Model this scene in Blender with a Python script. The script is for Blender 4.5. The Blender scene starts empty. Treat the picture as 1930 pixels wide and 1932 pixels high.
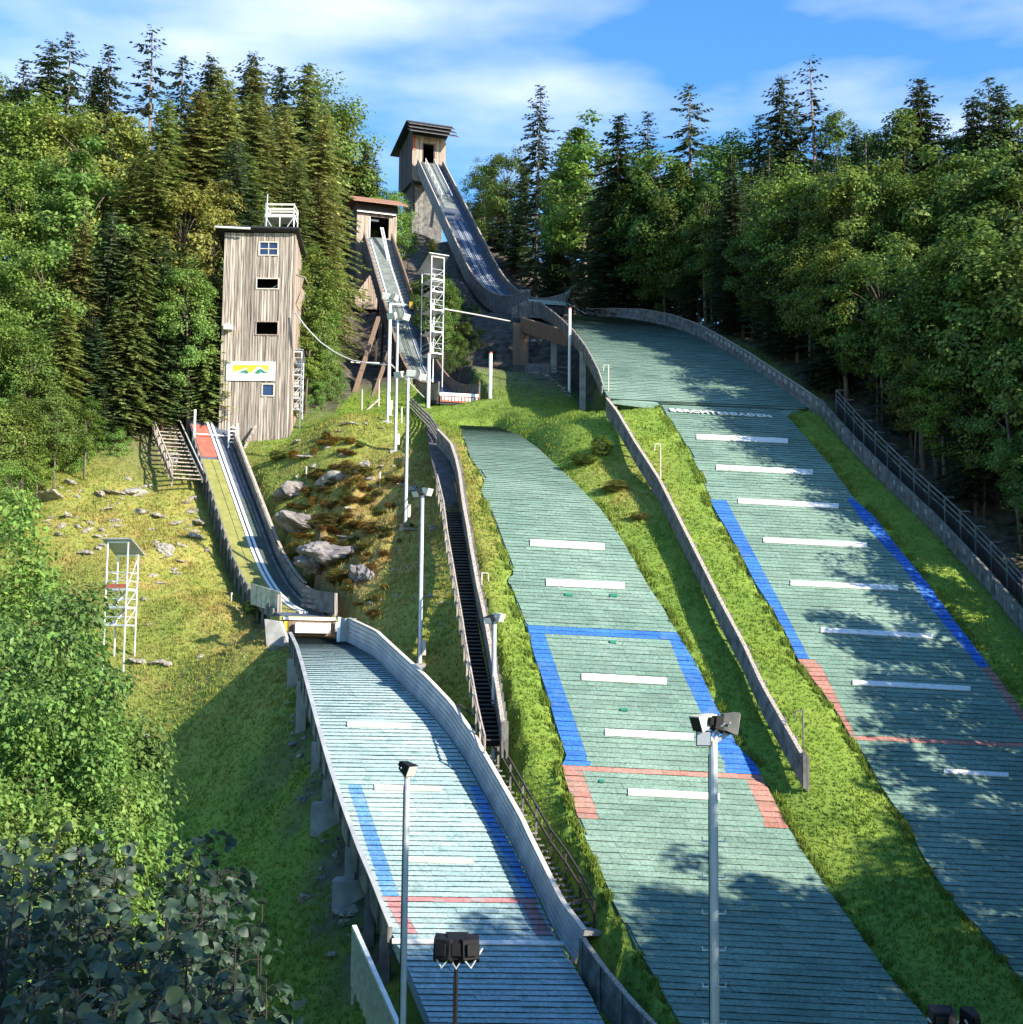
import bpy, math, random
import numpy as np
from mathutils import Vector, Matrix

# ------------------------------------------------------------------ camera, sky, sun, exposure
sc = bpy.context.scene
COL = sc.collection
R_ = math.radians
F = 2600.0                       # focal length in 1930-px units
PITCH, ROLL = R_(6.0), R_(0.6)
_fw = np.array([0, math.cos(PITCH), math.sin(PITCH)])
_r0 = np.array([1.0, 0, 0]); _u0 = np.array([0, -math.sin(PITCH), math.cos(PITCH)])
_rt = math.cos(ROLL) * _r0 + math.sin(ROLL) * _u0
_up = -math.sin(ROLL) * _r0 + math.cos(ROLL) * _u0
cam = bpy.data.cameras.new('camera'); camo = bpy.data.objects.new('camera', cam); COL.objects.link(camo)
cam.sensor_width = 36; cam.lens = F / 1932 * 36; cam.clip_end = 3000; cam.clip_start = 0.2
mw = Matrix.Identity(4)
for i in range(3):
    mw[i][0] = _rt[i]; mw[i][1] = _up[i]; mw[i][2] = -_fw[i]
camo.matrix_world = mw
sc.camera = camo

SUN = np.array([0.75, -0.49, 0.45]); SUN /= np.linalg.norm(SUN)
SUN_EL = math.asin(SUN[2]); SUN_AZ = math.atan2(SUN[0], SUN[1])
world = bpy.data.worlds.new('World'); sc.world = world; world.use_nodes = True
wn = world.node_tree.nodes; wl = world.node_tree.links
wn.clear()
w_out = wn.new('ShaderNodeOutputWorld'); w_bg = wn.new('ShaderNodeBackground')
sky = wn.new('ShaderNodeTexSky'); sky.sky_type = 'NISHITA'; sky.sun_disc = False
sky.sun_elevation = SUN_EL; sky.sun_rotation = SUN_AZ; sky.air_density = 1.0; sky.dust_density = 0.3; sky.ozone_density = 4.0
hs = wn.new('ShaderNodeHueSaturation'); hs.inputs['Saturation'].default_value = 1.2; hs.inputs['Value'].default_value = 1.5
wl.new(sky.outputs[0], hs.inputs['Color'])
tc = wn.new('ShaderNodeTexCoord'); mp = wn.new('ShaderNodeMapping')
mp.inputs['Scale'].default_value = (2.0, 2.0, 6.5); mp.inputs['Rotation'].default_value = (0.0, 0.12, 0.0); mp.inputs['Location'].default_value = (0.55, 0.2, 0.0)
wl.new(tc.outputs['Generated'], mp.inputs['Vector'])
nz = wn.new('ShaderNodeTexNoise'); nz.inputs['Scale'].default_value = 1.7; nz.inputs['Detail'].default_value = 5; nz.inputs['Roughness'].default_value = 0.48
wl.new(mp.outputs[0], nz.inputs['Vector'])
cr = wn.new('ShaderNodeValToRGB'); cr.color_ramp.elements[0].position = 0.45; cr.color_ramp.elements[1].position = 0.76
cr.color_ramp.elements[0].color = (0, 0, 0, 1); cr.color_ramp.elements[1].color = (0.85, 0.85, 0.85, 1)
wl.new(nz.outputs['Fac'], cr.inputs[0])
mx = wn.new('ShaderNodeMixRGB'); mx.inputs[2].default_value = (7.0, 7.3, 9.6, 1)
sp = wn.new('ShaderNodeSeparateXYZ'); wl.new(tc.outputs['Generated'], sp.inputs[0])      # clouds masked off behind the camera so that sky adds less fill light
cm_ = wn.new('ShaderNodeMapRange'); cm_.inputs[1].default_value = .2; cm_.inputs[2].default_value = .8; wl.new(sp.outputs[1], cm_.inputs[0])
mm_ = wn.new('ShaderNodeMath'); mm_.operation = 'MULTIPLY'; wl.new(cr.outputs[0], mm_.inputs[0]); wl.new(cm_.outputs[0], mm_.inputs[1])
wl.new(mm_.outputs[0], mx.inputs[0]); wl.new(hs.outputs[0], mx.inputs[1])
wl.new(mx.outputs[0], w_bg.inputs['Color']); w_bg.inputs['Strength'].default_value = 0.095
wl.new(w_bg.outputs[0], w_out.inputs[0])
sunl = bpy.data.lights.new('sun', 'SUN'); sunl.energy = 5.0; sunl.angle = R_(0.5); sunl.color = (1.0, 0.93, 0.80)
suno = bpy.data.objects.new('sun', sunl); COL.objects.link(suno)
suno.rotation_euler = Vector(SUN).to_track_quat('Z', 'Y').to_euler(); suno.location = (60, -40, 60)
sc.view_settings.view_transform = 'Standard'; sc.view_settings.look = 'None'
sc.view_settings.gamma = 1; sc.view_settings.exposure = 1.15; sc.view_settings.use_curve_mapping = False
sc.cycles.max_bounces = 5; sc.cycles.transparent_max_bounces = 4; sc.cycles.use_denoising = True
rng = np.random.default_rng(7); random.seed(7)

# ------------------------------------------------------------------ survey helpers: bearing + distance -> world point
def W(U, V, Y):
    U, V, Y = np.broadcast_arrays(np.asarray(U, float), np.asarray(V, float), np.asarray(Y, float))
    d = _fw + ((U - 965) / F)[..., None] * _rt - ((V - 966) / F)[..., None] * _up
    return d * (Y / d[..., 1])[..., None]
def slope_w(U, V):
    p = W(U, V, 1.0); return p[..., 2]
def vproj(p):
    p = np.asarray(p, float); z = p @ _fw
    return 965 + F * (p @ _rt) / z, 966 - F * (p @ _up) / z

class Hill:
    """A landing slope: its long profile gives the distance, its two edges give the width."""
    def __init__(s, cu, tab, V0, Y0, tilt, ax, L, Rr):
        s.cu = np.array(cu, float); tab = np.array(tab, float); s.tilt = tilt; s.ax = ax
        Vs = np.arange(tab[0, 0], tab[-1, 0] + 1, 2.0)
        w = slope_w(np.interp(Vs, s.cu[:, 0], s.cu[:, 1]), Vs); t = np.interp(Vs, tab[:, 0], tab[:, 1])
        den = np.maximum(.5 * (t[1:] + t[:-1]) - .5 * (w[1:] + w[:-1]), .03)
        ln = np.concatenate([[0], np.cumsum((w[1:] - w[:-1]) / den)])
        s.Vs = Vs; s.Y = Y0 * np.exp(ln - np.interp(V0, Vs, ln))
        L = np.array(L, float); Rr = np.array(Rr, float)
        s.L = lambda V: np.interp(V, L[:, 0], L[:, 1]); s.R = lambda V: np.interp(V, Rr[:, 0], Rr[:, 1])
    def pt(s, U, V):
        U = np.asarray(U, float); V = np.asarray(V, float); Vc = V.copy()
        for _ in range(5):
            Vc = V - s.tilt * (U - np.interp(Vc, s.cu[:, 0], s.cu[:, 1]))
        Uc = np.interp(Vc, s.cu[:, 0], s.cu[:, 1]); Yc = np.interp(Vc, s.Vs, s.Y); pc = W(Uc, Vc, Yc); Y = Yc
        for _ in range(7):
            p = W(U, V, Y); Y = Yc + s.ax * (p[..., 0] - pc[..., 0])
        return W(U, V, Y)
    def right_end(s, V0):
        U0 = s.L(V0); V1 = V0 + 0.0
        for _ in range(8):
            U1 = s.R(V1); V1 = V0 + s.tilt * (U1 - U0)
        return s.R(V1), V1
    def row_at(s, V0, fn):      # where an edge curve fn(V) crosses the row that starts at V0 on the left edge
        U0 = s.L(V0); V1 = V0 + 0.0
        for _ in range(6):
            U1 = fn(V1); V1 = V0 + s.tilt * (U1 - U0)
        return fn(V1)

K90 = Hill([(590, 1130), (650, 1220), (780, 1360), (950, 1470), (1245, 1690), (1395, 1790), (1932, 2130), (2150, 2260)],
  [(588, .29), (620, .36), (660, .44), (700, .51), (750, .58), (800, .63), (900, .67), (1250, .68), (1400, .63), (1600, .5), (1932, .36), (2150, .26)],
  1245, 74.5, .045, .235,
  [(588, 1070), (600, 1078), (625, 1085), (650, 1100), (680, 1113), (700, 1122), (735, 1140), (752, 1152), (757, 1243), (780, 1255), (800, 1272), (850, 1302), (900, 1328),
   (950, 1342), (1000, 1372), (1050, 1400), (1100, 1425), (1150, 1458), (1200, 1485), (1245, 1506), (1300, 1548), (1350, 1583), (1390, 1605), (1430, 1635), (1480, 1660), (1510, 1680),
   (1550, 1710), (1600, 1735), (1650, 1765), (1700, 1800), (1750, 1845), (1800, 1890), (1850, 1925), (1932, 1985), (2150, 2120)],
  [(590, 1140), (600, 1180), (605, 1220), (617, 1268), (635, 1316), (660, 1366), (692, 1416), (727, 1466), (762, 1515), (771, 1528), (773, 1466), (790, 1490), (830, 1525), (870, 1560),
   (910, 1590), (945, 1615), (975, 1650), (1040, 1700), (1100, 1750), (1170, 1800), (1215, 1835), (1262, 1870), (1300, 1900), (1340, 1930), (1420, 1990), (1510, 2060), (1700, 2200), (1932, 2370), (2150, 2520)])
MID = Hill([(800, 915), (1029, 1070), (1104, 1104), (1283, 1177), (1388, 1225), (1501, 1270), (1932, 1480), (2150, 1590)],
  [(798, .20), (820, .28), (850, .37), (950, .56), (1030, .63), (1300, .66), (1450, .62), (1600, .53), (1750, .45), (1932, .38), (2150, .28)],
  1245, 71.5, .05, .235,
  [(798, 866), (833, 878), (857, 889), (863, 890), (908, 918), (925, 911), (990, 937), (1037, 954), (1083, 972), (1093, 959), (1125, 972), (1169, 987), (1180, 995), (1230, 1006), (1300, 1030),
   (1370, 1050), (1430, 1070), (1440, 1059), (1455, 1062), (1480, 1070), (1540, 1090), (1590, 1110), (1680, 1150), (1770, 1195), (1860, 1245), (1932, 1285), (2150, 1400)],
  [(800, 901), (808, 948), (822, 983), (847, 1018), (875, 1046), (903, 1076), (957, 1131), (1007, 1166), (1047, 1191), (1102, 1221), (1147, 1251), (1192, 1276), (1256, 1315), (1335, 1352),
   (1410, 1394), (1443, 1427), (1489, 1450), (1554, 1483), (1629, 1529), (1685, 1567), (1769, 1627), (1848, 1683), (1909, 1739), (1932, 1755), (2150, 1900)])
SML = Hill([(1203, 605), (1370, 715), (1488, 765), (1625, 820), (1780, 900), (1932, 970), (2150, 1065)],
  [(1200, .09), (1230, .2), (1260, .3), (1300, .4), (1370, .52), (1490, .6), (1690, .56), (1780, .47), (1932, .36), (2150, .24)],
  1490, 60.5, .012, .40,
  [(1203, 549), (1230, 562), (1260, 571), (1306, 583), (1378, 602), (1459, 625), (1540, 652), (1616, 680), (1679, 707), (1751, 735), (1800, 757), (1850, 778), (1932, 812), (2150, 905)],
  [(1203, 650), (1213, 658), (1238, 703), (1279, 743), (1328, 793), (1378, 838), (1436, 878), (1517, 923), (1598, 968), (1693, 1013), (1769, 1049), (1819, 1080), (1870, 1110), (1932, 1140), (2150, 1240)])

# ------------------------------------------------------------------ materials
MATS = {}
def _nodes(name):
    m = bpy.data.materials.new(name); m.use_nodes = True
    nt = m.node_tree; b = nt.nodes['Principled BSDF']; return m, nt, b
def _n(nt, t, **kw):
    n = nt.nodes.new(t)
    for k, v in kw.items(): setattr(n, k, v)
    return n
def pm(name, c1, c2=None, rough=.75, ns=2.0, stretch=(1, 1, 1), island=0.0, bump=0.0, metal=0.0, spec=.35, lo=.35, hi=.65, detail=5):
    """noise mix of two colours, brightness shifted per loose piece (board, mat, slat)"""
    m, nt, b = _nodes(name); c2 = c2 or c1
    t = _n(nt, 'ShaderNodeTexCoord'); mpn = _n(nt, 'ShaderNodeMapping'); mpn.inputs['Scale'].default_value = stretch
    nt.links.new(t.outputs['Object'], mpn.inputs['Vector'])
    no = _n(nt, 'ShaderNodeTexNoise'); no.inputs['Scale'].default_value = ns; no.inputs['Detail'].default_value = detail
    nt.links.new(mpn.outputs[0], no.inputs['Vector'])
    r = _n(nt, 'ShaderNodeMapRange'); r.inputs[1].default_value = lo; r.inputs[2].default_value = hi
    nt.links.new(no.outputs['Fac'], r.inputs[0])
    x = _n(nt, 'ShaderNodeMixRGB'); x.inputs[1].default_value = (*c1, 1); x.inputs[2].default_value = (*c2, 1)
    nt.links.new(r.outputs[0], x.inputs[0]); out = x.outputs[0]
    if island:
        g = _n(nt, 'ShaderNodeNewGeometry'); h = _n(nt, 'ShaderNodeHueSaturation')
        mr = _n(nt, 'ShaderNodeMapRange'); mr.inputs[3].default_value = 1 - island; mr.inputs[4].default_value = 1 + island
        nt.links.new(g.outputs['Random Per Island'], mr.inputs[0]); nt.links.new(mr.outputs[0], h.inputs['Value'])
        nt.links.new(out, h.inputs['Color']); out = h.outputs[0]
    nt.links.new(out, b.inputs['Base Color']); b.inputs['Roughness'].default_value = rough; b.inputs['Metallic'].default_value = metal
    b.inputs['Specular IOR Level'].default_value = spec
    if bump:
        bp = _n(nt, 'ShaderNodeBump'); bp.inputs['Strength'].default_value = bump; bp.inputs['Distance'].default_value = .05
        nt.links.new(no.outputs['Fac'], bp.inputs['Height']); nt.links.new(bp.outputs[0], b.inputs['Normal'])
    MATS[name] = m; return m
ZS = (7, 7, .22)
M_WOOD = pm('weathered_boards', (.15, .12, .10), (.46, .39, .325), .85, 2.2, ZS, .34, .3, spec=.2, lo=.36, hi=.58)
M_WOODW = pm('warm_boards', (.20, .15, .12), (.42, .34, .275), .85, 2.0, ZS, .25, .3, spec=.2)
M_WOODD = pm('dark_and_shaded_boards', (.032, .027, .025), (.072, .06, .054), .85, 2.0, ZS, .3, .3, spec=.2)  # also carries the shade of the towers' side walls in its colour
M_WOODG = pm('grey_planks', (.10, .095, .09), (.21, .20, .185), .85, 1.6, (1, 1, 1), .25, .3, spec=.2)
M_WOODB = pm('brown_timber', (.15, .095, .065), (.25, .17, .12), .8, 2, ZS, .2, .2, spec=.2)
M_RUST = pm('rust_roof_sheet', (.24, .115, .075), (.33, .17, .11), .7, 3, island=.1)
M_DARK = pm('dark_sheet', (.018, .018, .022), (.04, .04, .045), .6, 3)
M_GALV = pm('galvanised_metal', (.52, .53, .54), (.70, .70, .70), .42, 4, metal=.35, spec=.5)
M_POLE = pm('pale_grey_pole', (.48, .50, .53), (.60, .61, .63), .45, 1.5, metal=.25, spec=.5)
M_SHEET = pm('corrugated_sheet', (.30, .31, .32), (.43, .43, .425), .5, 1.2, island=.06, metal=.2)
M_WHITE = pm('white_paint', (.74, .73, .70), (.82, .81, .78), .6, 3)
M_LINE = pm('white_line_plastic', (.36, .36, .33), (.74, .72, .68), .7, 3.5, lo=.28, hi=.46, detail=9)
M_CREAM = pm('cream_frame', (.52, .46, .38), (.62, .57, .49), .7, 3)
M_RED = pm('red_paint', (.45, .05, .03), (.52, .09, .05), .6, 3)
M_REDB = pm('brick_red_board', (.34, .085, .05), (.42, .13, .08), .7, 3)
M_YEL = pm('yellow_plastic', (.75, .42, .02), (.80, .48, .03), .5, 3)
M_GRN = pm('dark_green_print', (.02, .16, .10), (.04, .22, .13), .6, 3)
M_BLACK = pm('black_housing', (.006, .006, .007), (.012, .012, .013), .6, 4, spec=.2)
M_CONC = pm('concrete', (.27, .26, .24), (.40, .385, .36), .9, 1.5, bump=.3)
M_ROCK = pm('limestone', (.135, .115, .09), (.38, .335, .275), .95, 2.6, bump=.6, lo=.3, hi=.62, detail=8)
M_ROCKD = pm('dark_rock', (.10, .09, .085), (.24, .21, .20), .95, 2.2, bump=.6, lo=.3, hi=.65, detail=8)
def bristle(name, c1, c2, island, wear=None, wf=.62):
    """bristle mats: broad fading, small tufted mottling, worn spots, each mat a little different"""
    m = pm(name, c1, c2, .85, .22, island=island, lo=.3, hi=.7, detail=8, spec=.15); nt = m.node_tree; b = nt.nodes['Principled BSDF']
    src = b.inputs['Base Color'].links[0].from_socket; t = _n(nt, 'ShaderNodeTexCoord')
    def no(sc_, d, a, bb, c, e):
        k = _n(nt, 'ShaderNodeTexNoise'); k.inputs['Scale'].default_value = sc_; k.inputs['Detail'].default_value = d; nt.links.new(t.outputs['Object'], k.inputs['Vector'])
        r = _n(nt, 'ShaderNodeMapRange'); r.inputs[1].default_value = a; r.inputs[2].default_value = bb; r.inputs[3].default_value = c; r.inputs[4].default_value = e; nt.links.new(k.outputs['Fac'], r.inputs[0]); return k.outputs['Fac'], r.outputs[0]
    f, r1 = no(7.5, 6, .3, .7, .72, 1.28); h = _n(nt, 'ShaderNodeHueSaturation'); nt.links.new(r1, h.inputs['Value']); nt.links.new(src, h.inputs['Color']); out = h.outputs[0]
    if wear:
        f2, r2 = no(1.6, 9, wf - .1, wf + .12, 0, .85); x = _n(nt, 'ShaderNodeMixRGB'); nt.links.new(r2, x.inputs[0]); nt.links.new(out, x.inputs[1]); x.inputs[2].default_value = (*wear, 1); out = x.outputs[0]
    nt.links.new(out, b.inputs['Base Color']); bp = _n(nt, 'ShaderNodeBump'); bp.inputs['Strength'].default_value = .8; bp.inputs['Distance'].default_value = .04
    nt.links.new(f, bp.inputs['Height']); nt.links.new(bp.outputs[0], b.inputs['Normal']); return m
M_MAT = bristle('green_bristle_mat', (.122, .205, .158), (.195, .285, .225), .13, (.24, .31, .26), .66)
M_MATS = bristle('pale_bristle_mat', (.25, .36, .36), (.37, .475, .47), .10, (.15, .25, .22), .64)
M_BLUE = bristle('blue_bristle_mat', (.030, .12, .44), (.05, .17, .54), .16, (.10, .19, .38), .64)
M_BLUES = bristle('light_blue_mat', (.07, .20, .52), (.13, .28, .58), .12, (.2, .32, .45), .56)
M_REDM = bristle('red_bristle_mat', (.33, .14, .11), (.41, .20, .155), .16, (.22, .19, .15), .58)
M_REDS = bristle('faded_red_mat', (.38, .15, .15), (.44, .22, .215), .12, (.30, .30, .30), .56)
M_GAP = pm('mat_gap', (.025, .035, .035), (.04, .05, .05), .95, 3)
M_GAPG = pm('green_mat_gap', (.050, .085, .070), (.075, .115, .095), .95, 3)
M_OLIVE = pm('olive_inrun_mat', (.19, .19, .05), (.26, .25, .075), .8, 2)
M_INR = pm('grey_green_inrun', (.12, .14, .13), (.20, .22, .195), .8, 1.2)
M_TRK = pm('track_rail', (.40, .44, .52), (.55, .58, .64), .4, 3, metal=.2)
M_SLATE = pm('shaded_slate_inrun', (.06, .075, .11), (.10, .115, .15), .7, 1.2)  # dark blue that also stands in for wall shade on inrun floors
M_TREAD = pm('dark_tread', (.05, .045, .042), (.10, .09, .085), .85, 2, island=.2)
M_CABLE = pm('pale_cable', (.45, .44, .42), (.5, .49, .47), .6, 3)
M_TWIG = pm('dark_twig', (.022, .02, .018), (.045, .04, .034), .9, 4)
M_BARK = pm('bark', (.09, .07, .055), (.20, .16, .13), .95, 3, (2, 2, .4), bump=.4)

def glass_mat():
    m, nt, b = _nodes('window_glass'); b.inputs['Base Color'].default_value = (.02, .035, .09, 1); b.inputs['Roughness'].default_value = .08
    b.inputs['Specular IOR Level'].default_value = .9; return m
M_GLASS = glass_mat()
def lens_mat():
    m, nt, b = _nodes('lamp_lens'); b.inputs['Base Color'].default_value = (.45, .47, .5, 1); b.inputs['Roughness'].default_value = .15
    b.inputs['Specular IOR Level'].default_value = .8; return m
M_LENS = lens_mat()

def leaf_mat(name, transl=.35, spread=.35, gloss=.35):
    """foliage colour comes from the tree (object colour); each leaf shifts it a little"""
    m, nt, b = _nodes(name)
    oi = _n(nt, 'ShaderNodeObjectInfo'); g = _n(nt, 'ShaderNodeNewGeometry'); h = _n(nt, 'ShaderNodeHueSaturation')
    mr = _n(nt, 'ShaderNodeMapRange'); mr.inputs[3].default_value = 1 - spread; mr.inputs[4].default_value = 1 + spread
    nt.links.new(g.outputs['Random Per Island'], mr.inputs[0])
    t = _n(nt, 'ShaderNodeTexCoord'); no = _n(nt, 'ShaderNodeTexNoise'); no.inputs['Scale'].default_value = .35; no.inputs['Detail'].default_value = 3
    nt.links.new(t.outputs['Object'], no.inputs['Vector'])
    m2 = _n(nt, 'ShaderNodeMapRange'); m2.inputs[1].default_value = .3; m2.inputs[2].default_value = .7; m2.inputs[3].default_value = .485; m2.inputs[4].default_value = .525
    nt.links.new(no.outputs['Fac'], m2.inputs[0]); nt.links.new(m2.outputs[0], h.inputs['Hue'])
    nt.links.new(mr.outputs[0], h.inputs['Value']); nt.links.new(oi.outputs['Color'], h.inputs['Color'])
    nt.links.new(h.outputs[0], b.inputs['Base Color']); b.inputs['Roughness'].default_value = .55; b.inputs['Specular IOR Level'].default_value = gloss
    tr = _n(nt, 'ShaderNodeBsdfTranslucent'); nt.links.new(h.outputs[0], tr.inputs['Color'])
    ms = _n(nt, 'ShaderNodeMixShader'); ms.inputs[0].default_value = transl
    out = nt.nodes['Material Output']
    nt.links.new(b.outputs[0], ms.inputs[1]); nt.links.new(tr.outputs[0], ms.inputs[2]); nt.links.new(ms.outputs[0], out.inputs[0])
    return m
M_NEEDLE = leaf_mat('needles', .28, .42, .2); M_LEAF = leaf_mat('leaves', .42, .45, .3); M_BIGLEAF = leaf_mat('broad_leaves', .3, .3, .5)

def ground_mat(name, grass=False):
    m, nt, b = _nodes(name)
    t = _n(nt, 'ShaderNodeTexCoord')
    def noise(s, d=6, st=(1, 1, 1)):
        q = _n(nt, 'ShaderNodeMapping'); q.inputs['Scale'].default_value = st; nt.links.new(t.outputs['Object'], q.inputs['Vector'])
        k = _n(nt, 'ShaderNodeTexNoise'); k.inputs['Scale'].default_value = s; k.inputs['Detail'].default_value = d; nt.links.new(q.outputs[0], k.inputs['Vector']); return k.outputs['Fac']
    def mr(x, a, bb, c=0, d=1):
        k = _n(nt, 'ShaderNodeMapRange'); k.inputs[1].default_value = a; k.inputs[2].default_value = bb; k.inputs[3].default_value = c; k.inputs[4].default_value = d; nt.links.new(x, k.inputs[0]); return k.outputs[0]
    def mix(f, a, bb):
        k = _n(nt, 'ShaderNodeMixRGB'); nt.links.new(f, k.inputs[0])
        for s, c in ((1, a), (2, bb)):
            if isinstance(c, tuple): k.inputs[s].default_value = (*c, 1)
            else: nt.links.new(c, k.inputs[s])
        return k.outputs[0]
    def math_(op, a, bb):
        k = _n(nt, 'ShaderNodeMath', operation=op); k.use_clamp = True
        for s, c in ((0, a), (1, bb)):
            if isinstance(c, (int, float)): k.inputs[s].default_value = c
            else: nt.links.new(c, k.inputs[s])
        return k.outputs[0]
    at = _n(nt, 'ShaderNodeAttribute'); at.attribute_name = 'dry'; dry = at.outputs['Fac']
    a2 = _n(nt, 'ShaderNodeAttribute'); a2.attribute_name = 'bare_shade'; bare_shade = a2.outputs['Fac']
    green = mix(mr(noise(.45), .35, .65), (.118, .195, .026), (.205, .275, .04))
    green = mix(mr(noise(2.4, 4), .4, .7), green, (.175, .25, .045))
    brown = mix(mr(noise(.9), .35, .65), (.30, .27, .07), (.33, .22, .075))
    f = math_('ADD', dry, math_('MULTIPLY', math_('SUBTRACT', noise(.5, 7), .5), 1.6))
    f = math_('MULTIPLY', f, mr(dry, .02, .2))
    c = mix(f, green, brown)
    if not grass:
        shaded_dirt = mix(mr(noise(1.3, 8), .35, .65), (.045, .036, .027), (.125, .105, .085))  # earth darkened, the gloom under the trees put into its colour
        f2 = math_('ADD', bare_shade, math_('MULTIPLY', math_('SUBTRACT', noise(1.1, 8), .5), 1.4))
        f2 = math_('MULTIPLY', f2, mr(bare_shade, .02, .25))
        c = mix(f2, c, shaded_dirt)
        bp = _n(nt, 'ShaderNodeBump'); bp.inputs['Strength'].default_value = .7; bp.inputs['Distance'].default_value = .12
        nt.links.new(noise(3.5, 8), bp.inputs['Height']); nt.links.new(bp.outputs[0], b.inputs['Normal'])
        nt.links.new(c, b.inputs['Base Color'])
    else:
        g = _n(nt, 'ShaderNodeNewGeometry'); h = _n(nt, 'ShaderNodeHueSaturation')
        nt.links.new(mr(g.outputs['Random Per Island'], 0, 1, .75, 1.35), h.inputs['Value']); nt.links.new(c, h.inputs['Color'])
        nt.links.new(h.outputs[0], b.inputs['Base Color'])
        tr = _n(nt, 'ShaderNodeBsdfTranslucent'); nt.links.new(h.outputs[0], tr.inputs['Color'])
        ms = _n(nt, 'ShaderNodeMixShader'); ms.inputs[0].default_value = .22; out = nt.nodes['Material Output']
        nt.links.new(b.outputs[0], ms.inputs[1]); nt.links.new(tr.outputs[0], ms.inputs[2]); nt.links.new(ms.outputs[0], out.inputs[0])
    b.inputs['Roughness'].default_value = .9; b.inputs['Specular IOR Level'].default_value = .15
    return m
M_GROUND = ground_mat('hillside_ground'); M_GRASS = ground_mat('grass_blades', True)

# ------------------------------------------------------------------ mesh helpers
ORG = {}
def unit(v):
    v = np.asarray(v, float); n = np.linalg.norm(v); return v / n if n > 1e-9 else v
class MB:
    def __init__(s): s.v = []; s.f = []; s.m = []; s.n = 0
    def add(s, vs, fs, mi=0):
        vs = np.asarray(vs, float).reshape(-1, 3); s.v.append(vs)
        for f in fs: s.f.append(tuple(i + s.n for i in f)); s.m.append(mi)
        s.n += len(vs)
    def hexa(s, p, mi=0):   # 8 corners: bottom 0-3 ccw, top 4-7
        s.add(p, [(3, 2, 1, 0), (4, 5, 6, 7), (0, 1, 5, 4), (1, 2, 6, 5), (2, 3, 7, 6), (3, 0, 4, 7)], mi)
    def boxf(s, o, u, v, w, a, b, c, mi=0):   # o + ranges along three axes
        o = np.asarray(o, float); P = lambda i, j, k: o + u * a[i] + v * b[j] + w * c[k]
        s.hexa([P(0, 0, 0), P(1, 0, 0), P(1, 1, 0), P(0, 1, 0), P(0, 0, 1), P(1, 0, 1), P(1, 1, 1), P(0, 1, 1)], mi)
    def beam(s, p, q, w, h=None, up=(0, 0, 1), mi=0):
        p = np.asarray(p, float); q = np.asarray(q, float); h = h or w; d = unit(q - p)
        x = np.cross(d, up)
        if np.linalg.norm(x) < 1e-3: x = np.cross(d, (0, 1, 0))
        x = unit(x); y = np.cross(x, d)
        s.boxf(p, x, d, y, (-w / 2, w / 2), (0, np.linalg.norm(q - p)), (-h / 2, h / 2), mi)
    def tube(s, pts, r, n=8, mi=0, r1=None):
        pts = np.asarray(pts, float); k = len(pts); rs = np.linspace(r, r if r1 is None else r1, k); vs = []
        for i in range(k):
            d = unit(pts[min(i + 1, k - 1)] - pts[max(i - 1, 0)]); x = np.cross(d, (0, 0, 1))
            if np.linalg.norm(x) < 1e-3: x = np.array([1.0, 0, 0])
            x = unit(x); y = np.cross(d, x)
            for j in range(n):
                a = 2 * math.pi * j / n; vs.append(pts[i] + rs[i] * (math.cos(a) * x + math.sin(a) * y))
        fs = [(i * n + j, i * n + (j + 1) % n, (i + 1) * n + (j + 1) % n, (i + 1) * n + j) for i in range(k - 1) for j in range(n)]
        fs += [tuple(range(n))[::-1], tuple(range((k - 1) * n, k * n))]
        s.add(vs, fs, mi)
    def slab(s, poly, t, mi=0):   # planar polygon pushed along vector t
        poly = np.asarray(poly, float); k = len(poly); t = np.asarray(t, float)
        s.add(np.vstack([poly, poly + t]), [tuple(range(k))[::-1], tuple(range(k, 2 * k))] + [(i, (i + 1) % k, k + (i + 1) % k, k + i) for i in range(k)], mi)
    def loft(s, secs, mi=0, closed=True):    # list of cross-sections (m,3)
        k = len(secs); m = len(secs[0]); fs = []
        for i in range(k - 1):
            for j in range(m if closed else m - 1):
                fs.append((i * m + j, i * m + (j + 1) % m, (i + 1) * m + (j + 1) % m, (i + 1) * m + j))
        if closed: fs += [tuple(range(m))[::-1], tuple(range((k - 1) * m, k * m))]
        s.add(np.vstack(secs), fs, mi)
    def boards(s, o, u, v, n, Wd, H, bw, th=.035, holes=(), mi=0, topfn=None, jit=.012, gap=.012):
        x = 0.0
        while x < Wd - .02:
            w = min(bw * random.uniform(.8, 1.2), Wd - x); c = x + w / 2; h = topfn(c) if topfn else H
            spans = [(0, h)]
            for (a, b, c0, c1) in holes:
                if a < c < b:
                    ns = []
                    for (p, q) in spans:
                        if c0 > p: ns.append((p, min(q, c0)))
                        if c1 < q: ns.append((max(p, c1), q))
                    spans = ns
            e = random.uniform(0, jit)
            for (p, q) in spans:
                if q - p > .02: s.boxf(o, u, v, n, (x + gap / 2, x + w - gap / 2), (p, q), (-th + e, e), mi)
            x += w
    def build(s, name, mats, parent=None, smooth=False, org=None):
        V = np.vstack(s.v) if s.v else np.zeros((0, 3))
        if parent is not None: org = ORG[parent]
        org = np.zeros(3) if org is None else np.asarray(org, float)
        me = bpy.data.meshes.new(name); me.from_pydata((V - org).tolist(), [], s.f)
        if not isinstance(mats, (list, tuple)): mats = [mats]
        for mm in mats: me.materials.append(mm)
        if len(mats) > 1: me.polygons.foreach_set('material_index', s.m)
        if smooth: me.polygons.foreach_set('use_smooth', [True] * len(me.polygons))
        me.update(); o = bpy.data.objects.new(name, me); COL.objects.link(o); ORG[o] = org
        if parent is not None: o.parent = parent
        else: o.location = org
        return o
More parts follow.
